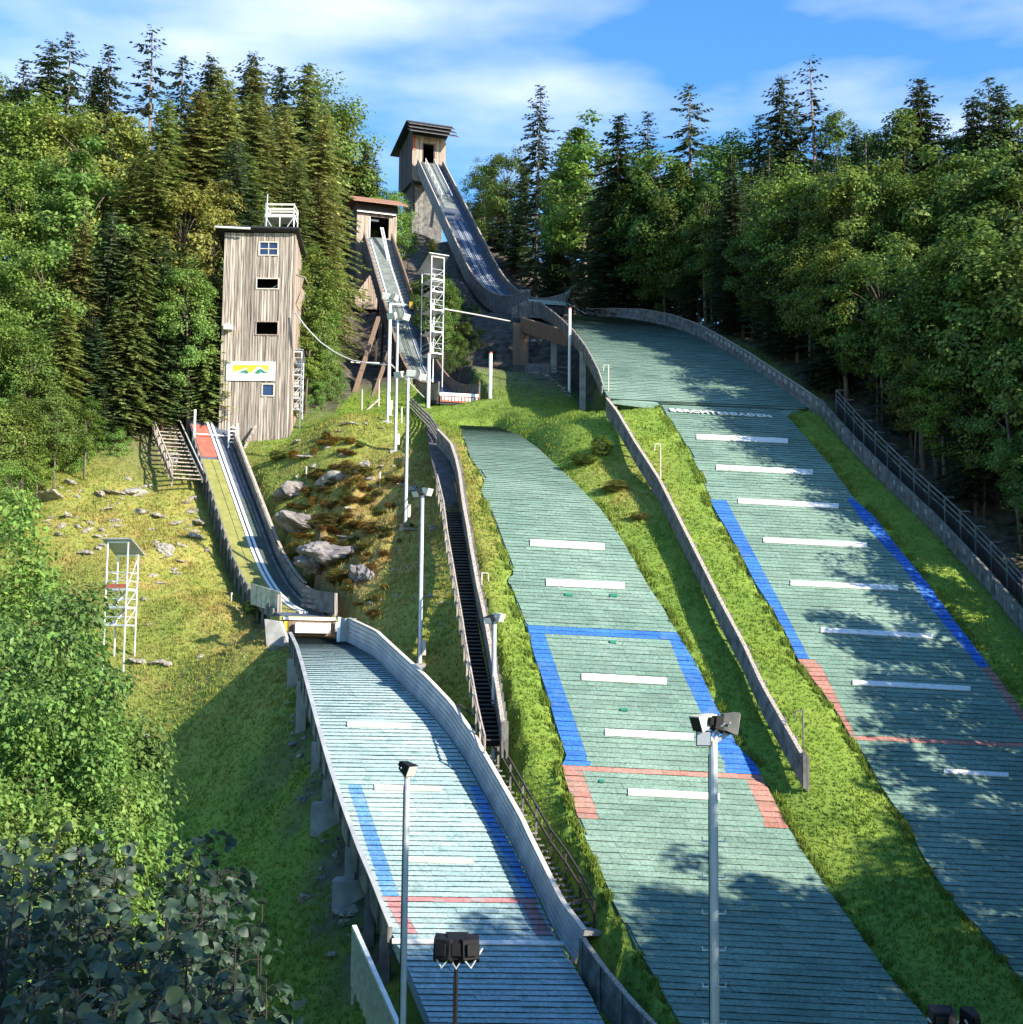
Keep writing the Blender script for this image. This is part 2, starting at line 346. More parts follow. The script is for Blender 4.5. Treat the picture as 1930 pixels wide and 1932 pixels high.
def tag(o, label=None, cat=None, group=None, kind=None):
    if label: o['label'] = label
    if cat: o['category'] = cat
    if group: o['group'] = group
    if kind: o['kind'] = kind
    return o
def thing(name, label, cat, loc, group=None):
    o = bpy.data.objects.new(name, None); COL.objects.link(o); o.empty_display_size = .3
    o.location = tuple(float(c) for c in loc); ORG[o] = np.asarray(loc, float); return tag(o, label, cat, group)
def np_mesh(name, V, Fq, mats, attrs=None, smooth=False):
    me = bpy.data.meshes.new(name); V = np.ascontiguousarray(V, np.float32); Fq = np.ascontiguousarray(Fq, np.int32); k = Fq.shape[1]
    me.vertices.add(len(V)); me.vertices.foreach_set('co', V.ravel())
    me.loops.add(Fq.size); me.loops.foreach_set('vertex_index', Fq.ravel())
    me.polygons.add(len(Fq)); me.polygons.foreach_set('loop_start', np.arange(0, Fq.size, k, dtype=np.int32))
    try: me.polygons.foreach_set('loop_total', np.full(len(Fq), k, np.int32))
    except Exception: pass
    me.update(calc_edges=True)
    if smooth: me.polygons.foreach_set('use_smooth', np.ones(len(Fq), bool))
    for mm in mats: me.materials.append(mm)
    for an, av in (attrs or {}).items():
        a = me.attributes.new(an, 'FLOAT', 'POINT'); a.data.foreach_set('value', np.ascontiguousarray(av, np.float32))
    return me
X = np.array([1.0, 0, 0]); YA = np.array([0, 1.0, 0]); Z = np.array([0, 0, 1.0])

def _hash(ix, iy, seed):
    h = (ix * 374761393 + iy * 668265263 + seed * 974711) & 0x7fffffff
    h = ((h ^ (h >> 13)) * 1274126177) & 0x7fffffff
    return ((h ^ (h >> 16)) & 0xffff) / 65535.0
def vnoise(x, y, seed=0):
    ix = np.floor(x).astype(np.int64); iy = np.floor(y).astype(np.int64); fx = x - ix; fy = y - iy
    fx = fx * fx * (3 - 2 * fx); fy = fy * fy * (3 - 2 * fy)
    a = _hash(ix, iy, seed); b = _hash(ix + 1, iy, seed); c = _hash(ix, iy + 1, seed); d = _hash(ix + 1, iy + 1, seed)
    return (a * (1 - fx) + b * fx) * (1 - fy) + (c * (1 - fx) + d * fx) * fy - .5
def fbm(x, y, seed=0, oct=4):
    return sum(vnoise(x * 2 ** k, y * 2 ** k, seed + k) / 2 ** k for k in range(oct))

# ------------------------------------------------------------------ inrun centre lines
def ramp_path(lip, a, table, st, rad, sm, L, ds=.5):
    lip = np.array(lip); d = unit(np.array([a, 1, 0])); ang = R_(st); plan = 0; z = 0; arc = 0; out = []; an = []
    for i in range(int(L / ds) + 1):
        out.append(lip + d * plan + Z * z); an.append(ang)
        if arc >= table: ang = min(R_(sm), ang + ds / rad)
        plan += ds * math.cos(ang); z += ds * math.sin(ang); arc += ds
    out = np.array(out); an = np.array(an); u = unit(np.cross(-d, Z)) * -1
    u = np.array([d[1], -d[0], 0.0])                       # to the right, seen from the valley
    nrm = np.outer(-np.sin(an), d) + np.outer(np.cos(an), Z)
    return out, u, nrm, d
RK = ramp_path(W(1032, 568, 156), -.235, 6, 10.5, 87, 35, 97)
RM = ramp_path(W(866, 744, 120.3), -.235, 4.5, 9.5, 60, 35, 68)
RS = ramp_path(W(580, 1163, 82.4), -.43, 3, 8, 33, 33, 39.5)

# ------------------------------------------------------------------ ground: thin-plate surface through surveyed points
ctrl = []
def cp(U, V, Y): ctrl.append(W(U, V, Y))
def ch(h, U, V, dz=0):
    p = h.pt(U, V); ctrl.append(p + np.array([0, 0, dz]))
for V in range(770, 2101, 70):
    ch(K90, K90.L(V), V); u1, v1 = K90.right_end(np.array(float(V))); ch(K90, float(u1), float(v1)); ch(K90, .5 * (K90.L(V) + u1), .5 * (V + v1))
for V in (605, 640, 680, 720):
    u1, v1 = K90.right_end(np.array(float(V))); ch(K90, float(u1), float(v1), -.2)
for V in range(815, 2101, 75):
    ch(MID, MID.L(V), V); u1, v1 = MID.right_end(np.array(float(V))); ch(MID, float(u1), float(v1))
# strip between MID and the K90 left barrier, and the foot of that barrier
for (U, V) in ((1166, 800), (1246, 935), (1316, 1072), (1406, 1245), (1470, 1380), (1518, 1470)): ch(K90, U + 22, V)
for (U, V) in ((1201, 865), (1286, 1012), (1366, 1172), (1441, 1324), (1500, 1430)): ctrl.append(K90.pt(U, V) + np.array([-2.3, -.5, -1.5]))
for (U, V) in ((1175, 770), (1215, 800)): ch(K90, U, V)
for (U, V) in ((1300, 1100), (1400, 1330), (1500, 1520), (1620, 1700), (1760, 1850)): ctrl.append(.5 * (K90.pt(U, V) + MID.pt(U, V)))
# right barrier of K90 and the wood behind it
for (U, V) in ((1300, 628), (1416, 692), (1543, 784), (1600, 842), (1687, 931), (1767, 1007), (1860, 1109), (1930, 1196), (2030, 1330), (2200, 1560), (2400, 1900)):
    p = K90.pt(U, V); ctrl.append(p)
    ctrl.append(p + np.array([7, 1.5, .6])); ctrl.append(p + np.array([18, 4, 3.5])); ctrl.append(p + np.array([34, 6, 9]))
# shelf under the K90 knoll and the bank behind it
for a in ((1045, 722, 139), (1100, 757, 116), (985, 702, 147), (1000, 740, 122), (940, 742, 121), (900, 752, 119), (1140, 748, 106), (1080, 765, 113), (960, 770, 113), (1020, 790, 108), (900, 790, 116),
          (900, 700, 140), (880, 602, 165), (850, 525, 185), (960, 640, 152), (820, 505, 205), (805, 486, 225), (835, 690, 130), (800, 760, 121), (860, 775, 118),
          (668, 742, 128), (700, 715, 164), (672, 712, 168), (690, 728, 146), (740, 690, 160), (600, 772, 118), (640, 762, 121), (560, 800, 115), (690, 760, 124), (730, 780, 118)): cp(*a)
# rocky mound between the small and the middle hill
for a in ((640, 785, 110), (700, 800, 108), (747, 852, 102), (800, 830, 106), (765, 995, 88), (793, 1258, 76), (931, 1430, 67.8), (560, 850, 107), (600, 880, 103), (680, 900, 98), (520, 900, 105),
          (560, 960, 97), (650, 980, 91.5), (720, 1000, 89), (560, 1040, 91), (640, 1080, 85.5), (720, 1100, 83), (600, 1120, 84), (680, 1170, 80), (760, 1180, 78), (720, 1220, 76.5), (840, 1300, 74),
          (830, 920, 93), (852, 1010, 85.5), (868, 1110, 79), (882, 1220, 75), (905, 1340, 70.5), (1000, 1500, 65), (1120, 1745, 57), (1200, 1880, 52.6), (1060, 1640, 60.3), (950, 1420, 68)): cp(*a)
for k in range(0, 62, 5):            # the small inrun lies along a cut: lower on its left, level on its right
    ctrl.append(RS[0][k] - RS[1] * 1.9 - Z * 1.2); ctrl.append(RS[0][k] + RS[1] * 2.1 - Z * .1)
# left grass slope falling to the gully
for a in ((50, 925, 103), (140, 890, 105), (230, 862, 108), (300, 872, 109), (345, 900, 107), (60, 1000, 98), (200, 950, 101), (330, 985, 100.5), (250, 1060, 93), (395, 1070, 95), (420, 1130, 87), (120, 1080, 94), (250, 1240, 84), (370, 1218, 84.5),
          (437, 1128, 86), (478, 1200, 80), (280, 1400, 77.5), (440, 1260, 80.5), (350, 1500, 73), (500, 1400, 70), (540, 1308, 74.2), (508, 1226, 78.6), (556, 1320, 72.2), (590, 1428, 63.3), (617, 1562, 60.2), (655, 1722, 55.7), (700, 1860, 52.1), (720, 1932, 49.7),
          (400, 1700, 63.5), (300, 1800, 60.5), (550, 1900, 53), (200, 1620, 72), (100, 1350, 80), (0, 1250, 88), (-80, 1550, 76), (0, 1900, 62), (480, 1560, 67), (560, 1720, 60.5), (430, 1850, 58),
          (548, 835, 112), (480, 838, 112.5), (340, 862, 110)): cp(*a)
for a in ((-40, 40, -17), (-20, 30, -17.5), (0, 36, -17), (0, 20, -16), (20, 35, -17), (40, 25, -15), (60, 40, -6), (80, 60, 6), (0, 12, -10.5), (-10, 10, -10), (12, 10, -10), (0, 4, -3.2), (-12, 2, -2.5), (14, 2, -2.6), (0, -10, -1.6),
          (-40, -8, -1), (45, -8, -3), (-70, 20, -16), (-65, 60, -8), (-70, 100, 9), (-45, 100, 6), (-60, 130, 30), (-45, 130, 31), (-30, 122, 27), (-50, 155, 45), (-30, 152, 41), (-25, 172, 42), (-16, 196, 54), (-20, 205, 60),
          (-60, 200, 52), (-30, 215, 62), (-12, 232, 68), (0, 228, 66), (0, 250, 68), (40, 250, 58), (80, 250, 52), (-70, 255, 50), (14, 165, 40), (10, 190, 50), (30, 150, 36), (40, 175, 42), (60, 150, 38), (85, 180, 42), (90, 110, 30),
          (60, 110, 26), (75, 80, 14), (25, 205, 50)): ctrl.append(np.array(a, float))
# a little of the ground right under the big inruns
for k in range(60, len(RK[0]), 24): ctrl.append(RK[0][k] + np.array([0, 0, -2.2 - max(0, k - 110) * .13]))
ctrl = np.array(ctrl)
keep = []                                   # thin out near-duplicates
for i, p in enumerate(ctrl):
    if all(np.hypot(*(p[:2] - ctrl[j][:2])) > 1.6 for j in keep): keep.append(i)
ctrl = ctrl[keep]
def tps_U(r2): return np.where(r2 > 1e-9, r2 * np.log(np.maximum(r2, 1e-9)), 0)
nC = len(ctrl); d2 = ((ctrl[:, None, :2] - ctrl[None, :, :2]) ** 2).sum(-1)
Kt = np.zeros((nC + 3, nC + 3)); Kt[:nC, :nC] = tps_U(d2) + np.eye(nC) * 6.0
Kt[:nC, nC] = 1; Kt[:nC, nC + 1:] = ctrl[:, :2]; Kt[nC, :nC] = 1; Kt[nC + 1:, :nC] = ctrl[:, :2].T
sol = np.linalg.solve(Kt, np.concatenate([ctrl[:, 2], np.zeros(3)]))
GX0, GX1, GY0, GY1, GS = -78.0, 98.0, -12.0, 262.0, .42
gx = np.arange(GX0, GX1 + .01, GS); gy = np.arange(GY0, GY1 + .01, GS); nx, ny = len(gx), len(gy)
GXX, GYY = np.meshgrid(gx, gy)
GZ = np.zeros_like(GXX)
for j in range(ny):
    r2 = (gx[:, None] - ctrl[None, :, 0]) ** 2 + (gy[j] - ctrl[None, :, 1]) ** 2
    GZ[j] = tps_U(r2) @ sol[:nC] + sol[nC] + sol[nC + 1] * gx + sol[nC + 2] * gy[j]
# decks rasterised on the ground grid, so the earth stays under them
DECK = np.full(GZ.shape, np.nan); DOFF = np.full(GZ.shape, .35)
def hill_rows(h, Va, Vb, step, mg=0.0, m=9):
    V0 = np.arange(Va, Vb, step, dtype=float); U1, V1 = h.right_end(V0); t = np.linspace(0, 1, m)
    if mg: ml, mr = mg if isinstance(mg, tuple) else (mg, mg); t = np.concatenate([[-ml, -ml / 2], t, [1 + mr]])
    Ug = h.L(V0)[:, None] * (1 - t) + U1[:, None] * t; Vg = V0[:, None] * (1 - t) + V1[:, None] * t
    return V0, h.pt(Ug, Vg)
def raster(Pg, offfn):
    n, m = Pg.shape[:2]
    for i in range(n - 1):
        for j in range(m - 1):
            q = [Pg[i, j], Pg[i, j + 1], Pg[i + 1, j + 1], Pg[i + 1, j]]
            for tri in ((0, 1, 2), (0, 2, 3)):
                a, b, c = (q[k] for k in tri)
                xs = (a[0], b[0], c[0]); ys = (a[1], b[1], c[1])
                i0 = max(0, int((min(xs) - GX0) / GS)); i1 = min(nx - 1, int((max(xs) - GX0) / GS) + 1)
                j0 = max(0, int((min(ys) - GY0) / GS)); j1 = min(ny - 1, int((max(ys) - GY0) / GS) + 1)
                if i1 < i0 or j1 < j0: continue
                x = gx[i0:i1 + 1][None, :]; y = gy[j0:j1 + 1][:, None]
                det = (b[1] - c[1]) * (a[0] - c[0]) + (c[0] - b[0]) * (a[1] - c[1])
                if abs(det) < 1e-9: continue
                l0 = ((b[1] - c[1]) * (x - c[0]) + (c[0] - b[0]) * (y - c[1])) / det
                l1 = ((c[1] - a[1]) * (x - c[0]) + (a[0] - c[0]) * (y - c[1])) / det; l2 = 1 - l0 - l1
                ins = (l0 >= -.02) & (l1 >= -.02) & (l2 >= -.02)
                zz = l0 * a[2] + l1 * b[2] + l2 * c[2]
                sub = DECK[j0:j1 + 1, i0:i1 + 1]; sub[ins] = zz[ins]
                DOFF[j0:j1 + 1, i0:i1 + 1][ins] = offfn(i, (j + .5) / (m - 1))
V0k, Pk = hill_rows(K90, 594, 2140, 12); V0m, Pm = hill_rows(MID, 802, 2140, 12); V0s, Ps = hill_rows(SML, 1204, 2140, 10)
def shoulder(h, Va, Vb, mg, off):       # turf made level with the edge of the mats, or kept under a raised deck
    DECK[:] = np.nan; raster(hill_rows(h, Va, Vb, 12, mg)[1], lambda i, t: off); k = ~np.isnan(DECK); return k, DECK.copy() - off
SHO = [(shoulder(K90, 764, 2140, .05, .03), 0), (shoulder(MID, 802, 1440, (.22, .06), .03), 0), (shoulder(MID, 1440, 2140, .05, .03), 0), (shoulder(SML, 1204, 2140, .20, .55), 1)]
DECK[:] = np.nan; DOFF[:] = .35
raster(Pk, lambda i, t: .35 + (6.0 * min(1, max(0, (752 - V0k[i]) / 25)) * max(0, 1 - t / .6) if V0k[i] < 752 else 0))
raster(Pm, lambda i, t: .35)
raster(Ps, lambda i, t: .6)
GZ += .10 * fbm(GXX / 3.1, GYY / 3.1, 3, 4)
MOUND = np.zeros_like(GZ)                       # rugged rock mound
mc = W(630, 980, 91)
MOUND = np.exp(-(((GXX - mc[0]) / 6.5) ** 2 + ((GYY - mc[1]) / 9.0) ** 2))
GZ += MOUND * (2.6 * fbm(GXX / 3.6, GYY / 3.6, 11, 5) + 1.1 * (.35 - np.abs(fbm(GXX / 1.7, GYY / 1.7, 17, 4))) + .8 * np.round(1.6 * fbm(GXX / 4.5, GYY / 4.5, 5, 3)))
lcl = W(270, 1050, 97); LFT = np.exp(-(((GXX - lcl[0]) / 14) ** 2 + ((GYY - lcl[1]) / 14) ** 2)); GZ += LFT * .55 * fbm(GXX / 2.6, GYY / 2.6, 23, 4)
for ((k, zz), only_down) in SHO: GZ[k] = np.minimum(GZ[k], zz[k]) if only_down else zz[k]
msk = ~np.isnan(DECK); GZ[msk] = np.minimum(GZ[msk], DECK[msk] - DOFF[msk])
zone = np.zeros_like(msk)
for ((k, zz), o_) in SHO: zone |= k
zone |= msk
zn = zone.copy()
for _ in range(7):
    q = zn.copy(); q[1:] |= zn[:-1]; q[:-1] |= zn[1:]; q[:, 1:] |= zn[:, :-1]; q[:, :-1] |= zn[:, 1:]; zn = q
zn &= ~msk; keepz = [(k, zz) for ((k, zz), o_) in SHO if not o_]
for it in range(14):
    A_ = GZ.copy(); A_[1:-1, 1:-1] = .2 * (GZ[1:-1, 1:-1] + GZ[:-2, 1:-1] + GZ[2:, 1:-1] + GZ[1:-1, :-2] + GZ[1:-1, 2:]); src_ = np.where(msk & ~np.isnan(DECK), DECK - .05, A_); GZ[zn] = A_[zn]
    for (k, zz) in keepz: GZ[k & ~msk] = zz[k & ~msk]
    k, zz = SHO[3][0]; GZ[k] = np.minimum(GZ[k], zz[k])
GZ[msk] = np.minimum(GZ[msk], DECK[msk] - DOFF[msk])
for (rp, hw, dz) in ((RK, 2.4, 1.3), (RM, 2.2, 1.2), (RS, 1.9, .7)):   # earth stays under the inruns too
    for p in rp[0]:
        i0 = int((p[0] - hw - GX0) / GS); i1 = int((p[0] + hw - GX0) / GS) + 2; j0 = int((p[1] - .6 - GY0) / GS); j1 = int((p[1] + .6 - GY0) / GS) + 2
        GZ[j0:j1, i0:i1] = np.minimum(GZ[j0:j1, i0:i1], p[2] - dz)
cz_ = SML.pt(600, 1206)[2] - .45          # and below the small takeoff
for k in np.arange(-1.0, 5.0, .2):
    for a_ in np.arange(-2.4, 2.41, .2):
        p = RS[0][0] - RS[3] * k + RS[1] * a_; i0 = int((p[0] - GX0) / GS + .5); j0 = int((p[1] - GY0) / GS + .5); GZ[j0, i0] = min(GZ[j0, i0], cz_)
def zT(x, y):
    fx = np.clip((np.asarray(x, float) - GX0) / GS, 0, nx - 1.001); fy = np.clip((np.asarray(y, float) - GY0) / GS, 0, ny - 1.001)
    i = fx.astype(int); j = fy.astype(int); a = fx - i; b = fy - j
    return (GZ[j, i] * (1 - a) + GZ[j, i + 1] * a) * (1 - b) + (GZ[j + 1, i] * (1 - a) + GZ[j + 1, i + 1] * a) * b
def gpt(U, V, Y0=40, Y1=235):        # where a bearing meets the ground
    Ys = np.arange(Y0, Y1, .2); P = W(U, V, Ys); k = np.nonzero(P[:, 2] < zT(P[:, 0], P[:, 1]))[0]
    p = P[k[0]] if len(k) else P[-1]; return np.array([p[0], p[1], float(zT(p[0], p[1]))])
def onG(p, dz=0): return np.array([p[0], p[1], float(zT(p[0], p[1])) + dz])

dry = np.clip(MOUND * 1.15, 0, 1); MD2 = np.exp(-(((GXX - mc[0] - 1) / 9) ** 2 + ((GYY - mc[1] + 1) / 14.0) ** 2)); dry = np.maximum(dry, np.clip(1.25 * MD2, 0, 1)); dry = np.maximum(dry, 0.62 * LFT)
for (U, V, Y, r, a) in ((250, 1180, 92, 9, .5), (720, 1120, 82, 7, .6), (760, 1220, 75, 5, .5), (700, 900, 97, 7, .6), (780, 1000, 88, 5, .35), (270, 1320, 82, 5, .45), (640, 800, 108, 6, .5), (120, 1000, 103, 9, .4),
                        (1180, 900, 92, 4, .25), (1215, 960, 88, 3, .3)):
    c = W(U, V, Y); dry = np.maximum(dry, a * np.exp(-((GXX - c[0]) ** 2 + (GYY - c[1]) ** 2) / r ** 2))
bare_shade = .62 * np.exp(-(((GXX - mc[0] + 1.5) / 4.2) ** 2 + ((GYY - mc[1] + 2.5) / 5) ** 2))
for (U, V, Y, r, a) in ((1070, 735, 128, 9, .95), (1000, 690, 146, 9, 1.0), (900, 650, 150, 12, .8), (640, 1650, 58.5, 1.6, .9), (600, 1480, 62.5, 1.5, .8), (560, 1340, 69, 2.2, .6), (690, 1780, 53, 1.5, .9), (660, 1720, 56, 1.6, .9),
                        (200, 850, 116, 9, .8), (300, 840, 114, 8, .8), (1190, 1520, 30, .1, 0)):
    c = W(U, V, Y); bare_shade = np.maximum(bare_shade, a * np.exp(-((GXX - c[0]) ** 2 + (GYY - c[1]) ** 2) / r ** 2))
wood = np.clip((GXX - (23 - .23 * (GYY - 72)) - 7) / 4, 0, 1) * (GYY > 40); bare_shade = np.maximum(bare_shade, .9 * wood)
bare_shade = np.maximum(bare_shade, np.clip((GYY - 112 + np.maximum(0, GXX + 16) * .9) / 8, 0, .9) * (GXX < -15))
bare_shade = np.maximum(bare_shade, np.clip((GYY - 124) / 8, 0, 1) * (GXX < 12)); bare_shade = np.clip(bare_shade, 0, 1)  # open bank darkened as earth, its shade put into the ground colour
idx = np.arange(nx * ny).reshape(ny, nx)
quads = np.stack([idx[:-1, :-1], idx[:-1, 1:], idx[1:, 1:], idx[1:, :-1]], -1).reshape(-1, 4)
gm = np_mesh('hillside', np.stack([GXX, GYY, GZ], -1).reshape(-1, 3), quads, [M_GROUND], {'dry': dry.ravel(), 'bare_shade': bare_shade.ravel()}, True)
g_o = bpy.data.objects.new('hillside', gm); COL.objects.link(g_o); tag(g_o, kind='structure')
def far_ring():       # valley and mountain land out to the horizon
    mb = MB(); rad = [1.0, 1.6, 3, 6, 12]; secs = []
    cx, cy = (GX0 + GX1) / 2, (GY0 + GY1) / 2; hx, hy = (GX1 - GX0) / 2 - .7, (GY1 - GY0) / 2 - .7
    for k in rad:
        ring = []
        for j in range(64):
            a = 2 * math.pi * j / 64; c, s_ = math.cos(a), math.sin(a); q = 1 / max(abs(c), abs(s_))
            x, y = cx + hx * c * q * k, cy + hy * s_ * q * k
            z0 = float(zT(min(max(x, GX0), GX1), min(max(y, GY0), GY1)))
            ring.append((x, y, z0 - .25 if k == 1 else z0 - 4 - 14 * (k - 1)))
        secs.append(np.array(ring))
    m = 64
    for i in range(len(secs) - 1):
        mb.add(np.vstack([secs[i], secs[i + 1]]), [(j, (j + 1) % m, m + (j + 1) % m, m + j) for j in range(m)])
    o = mb.build('terrain', M_GROUND); tag(o, kind='structure')
far_ring()

# ------------------------------------------------------------------ landing slopes: rows of bristle mats, each mat a loose piece
def lin(*pts):
    a = np.array(pts, float); return lambda V: np.interp(V, a[:, 1], a[:, 0])
def poly_rows(h, Va, Vb, pitch):
    V = np.arange(Va, Vb, 1.0); U1, V1 = h.right_end(V); P = h.pt(.5 * (h.L(V) + U1), .5 * (V + V1))
    s = np.concatenate([[0], np.cumsum(np.linalg.norm(np.diff(P, axis=0), axis=1))])
    return np.interp(np.arange(0, s[-1], pitch), s, V)
def landing(root, h, Va, Vb, pitch, base, strips, colw=1.25, lift=.022, jag=0.0, gapm=None):
    V0 = poly_rows(h, Va, Vb, pitch); B = {}
    jg = 0
    for i in range(len(V0) - 1):
        va, vb = V0[i], V0[i + 1]; vm = .5 * (va + vb); U1, V1 = h.right_end(np.array(vm)); U0 = float(h.L(vm)); U1 = float(U1)
        if i % 5 == 0: jg = random.uniform(-jag, jag)
        cuts = [(U0, None)]
        for (key, fl, fr, t0, t1) in strips:
            if t0 <= vm < t1:
                a = U0 if fl is None else float(h.row_at(np.array(vm), fl)); b = U1 if fr is None else float(h.row_at(np.array(vm), fr))
                a = max(a, U0); b = min(b, U1)
                if b > a: cuts += [(a, key), (b, None)]
        cuts.sort(key=lambda c: (c[0], c[1] is not None)); cuts.append((U1, 'end'))
        segs = []
        for k in range(len(cuts) - 1):
            if cuts[k + 1][0] - cuts[k][0] > .4: segs.append((cuts[k][0], cuts[k + 1][0], cuts[k][1]))
        pm_ = F / float(np.linalg.norm(h.pt(.5 * (U0 + U1), vm)))
        ph = random.random() * colw
        for (a, b, key) in segs:
            n = max(1, int(round((b - a) / pm_ / colw))); e = np.linspace(a, b, n + 1)
            if n > 1 and (i % 2): e[1:-1] += .5 * (b - a) / n * .6
            for k in range(n):
                t = (e[k:k + 2] - U0) / (U1 - U0)
                q = []
                for (v, jj) in ((va, (0, 1)), (vb, (1, 0))):
                    UL = float(h.L(v)); UR, VR = (float(c) for c in h.right_end(np.array(v)))
                    for j in jj:
                        tt = t[j]
                        if key is None and a == U0 and k == 0 and j == 0: tt += jg / (U1 - U0)
                        q.append((UL + (UR - UL) * tt, v + (VR - v) * tt))
                B.setdefault(key, []).append(q)
    objs = {}
    for key, qs in B.items():
        A = np.array(qs); P = h.pt(A[..., 0], A[..., 1]); mb = MB()
        tl, tr, br, bl = (P[:, k] for k in range(4))
        nrm = np.cross(tr - tl, tl - bl); nrm /= np.linalg.norm(nrm, axis=1)[:, None]; nrm *= np.sign(nrm[:, 2])[:, None]
        dn = .5 * (bl + br) - .5 * (tl + tr); dn /= np.linalg.norm(dn, axis=1)[:, None]
        jit = rng.uniform(-.010, .010, (len(P), 1)) * nrm
        ac = tr - tl; ac /= np.linalg.norm(ac, axis=1)[:, None]; g = .004
        T1, T2 = tl + ac * g + jit - nrm * .01, tr - ac * g + jit - nrm * .01
        L1, L2 = bl + ac * g + nrm * lift + jit + dn * .012, br - ac * g + nrm * lift + jit + dn * .012
        I1, I2 = bl + ac * g - nrm * .03 - dn * .07, br - ac * g - nrm * .03 - dn * .07
        for k in range(len(P)):
            mb.add([T1[k], T2[k], L2[k], L1[k]], [(3, 2, 1, 0)], 0)
            mb.add([L1[k], L2[k], I2[k], I1[k]], [(3, 2, 1, 0)], 1)
        nm = {None: 'bristle_mat', 'blue': 'blue_stripe', 'red': 'red_stripe', 'redline': 'red_line', 'blueline': 'blue_line'}[key.split(':')[0] if key else None]
        m = base if key is None else {'blue': M_BLUE, 'blueline': M_BLUE, 'red': M_REDM, 'redline': M_REDM}[key.split(':')[0]]
        if key and base is M_MATS: m = M_BLUES if key.startswith('blue') else M_REDS
        objs[key] = mb.build(nm, [m, gapm or M_GAP], root)
    # the bed the mats lie on, closing the gaps
    bed = MB(); Vq = np.append(np.arange(Va, Vb, 12.0), Vb - 1); U1, V1 = h.right_end(Vq); t = np.linspace(0, 1, 6)
    P = h.pt(h.L(Vq)[:, None] * (1 - t) + U1[:, None] * t, Vq[:, None] * (1 - t) + V1[:, None] * t)
    secs = [np.vstack([P[i] - Z * .07, P[i][::-1] - Z * .45]) for i in range(len(Vq))]; bed.loft(secs); bed.build('mat_bed', base, root)
    return objs
def white_line(root, h, U0, V0, U1, V1, th, mat=None, name='white_line'):
    """a flat plastic strip lying on the mats; th = its depth in bearing units"""
    mb = MB(); u = np.linspace(U0, U1, 7); v = np.linspace(V0, V1, 7)
    a = h.pt(u, v - th / 2); b = h.pt(u, v + th / 2)
    n = np.cross(a[-1] - a[0], a[0] - b[0]); n = unit(n) * np.sign(n[2])
    mb.loft([np.array([a[i] + n * .075, b[i] + n * .085, b[i] + n * .03, a[i] + n * .03]) for i in range(7)])
    return mb.build(name, mat or M_LINE, root)

k_root = thing('landing_slope', 'widest green mat landing slope with a row of white letters near its top', 'landing slope', K90.pt(1690, 1245))
bl_o = lin((1342, 940), (1506, 1245)); bl_i = lin((1368, 940), (1528, 1245)); br_i = lin((1600, 945), (1635, 992), (1666, 1029), (1698, 1062), (1731, 1109), (1752, 1142), (1800, 1200), (1850, 1262), (1880, 1300))
rl_i = lin((1528, 1245), (1546, 1250), (1617, 1395)); rr_i = lin((1852, 1262), (1880, 1298), (1915, 1345), (1960, 1400))
landing(k_root, K90, 594, 2080, .40, M_MAT, [('blue:l', None, bl_i, 940, 1243), ('blue:r', br_i, None, 928, 1243), ('red:l', None, rl_i, 1243, 1386), ('red:r', rr_i, None, 1243, 1386), ('redline', None, None, 1386, 1398)], jag=3, gapm=M_GAPG)
for (a, b, c, d) in ((1314, 825, 1486, 833), (1351, 883, 1533, 892), (1392, 946, 1582, 956), (1440, 1020, 1635, 1030), (1491, 1101, 1694, 1111), (1548, 1190, 1759, 1202), (1608, 1289, 1830, 1301), (1780, 1457, 1902, 1464)):
    white_line(k_root, K90, a, b, c, d, 9 if b < 1400 else 8)
m_root = thing('landing_slope', 'green mat landing slope with a blue frame and two short brick red stripes', 'landing slope', MID.pt(1137, 1185))
ml_i = lin((1026, 1180), (1026, 1192), (1059, 1289), (1075, 1335), (1112, 1440)); mr_i = lin((1253, 1180), (1282, 1256), (1329, 1359), (1368, 1442))
mrl_i = lin((1096, 1450), (1101, 1461), (1130, 1545)); mrr_i = lin((1402, 1450), (1404, 1461), (1441, 1547))
landing(m_root, MID, 802, 2080, .40, M_MAT, [('blue:l', None, ml_i, 1191, 1440), ('blue:r', mr_i, None, 1191, 1440), ('blueline', None, None, 1176, 1191), ('red:l', None, mrl_i, 1453, 1541), ('red:r', mrr_i, None, 1453, 1541), ('redline', None, None, 1440, 1453)], jag=4, gapm=M_GAPG)
for (a, b, c, d) in ((1000, 1025, 1140, 1033), (1030, 1100, 1178, 1107), (1097, 1278, 1257, 1287), (1141, 1383, 1308, 1392), (1185, 1496, 1357, 1505)): white_line(m_root, MID, a, b, c, d, 12)
for (a, b, w) in ((1066, 1123, 14), (1150, 1124, 14), (1150, 1212, 12), (1170, 1340, 14), (1130, 1475, 10)):
    white_line(m_root, MID, a, b, a + w, b + 1, 5, M_GRN, 'green_patch')
s_root = thing('landing_slope', 'narrow pale blue mat landing slope carried on posts beside the corrugated barrier', 'landing slope', SML.pt(765, 1488))
sl_o = lin((655, 1480), (722, 1690)); sl_i = lin((680, 1480), (752, 1690)); sr_i = lin((886, 1480), (905, 1530), (990, 1690)); sr_o = lin((908, 1480), (928, 1530), (1013, 1690))
srl_o = lin((727, 1700), (762, 1765)); srl_i = lin((752, 1700), (790, 1765)); srr_i = lin((982, 1700), (1012, 1765)); srr_o = lin((1008, 1700), (1040, 1765))
landing(s_root, SML, 1204, 2080, .335, M_MATS, [('blue:l', sl_o, sl_i, 1483, 1688), ('blue:r', sr_i, sr_o, 1483, 1688), ('red:l', srl_o, srl_i, 1699, 1765), ('red:r', srr_i, srr_o, 1699, 1765), ('redline', sl_o, sr_o, 1688, 1699)], colw=1.6, lift=.035)
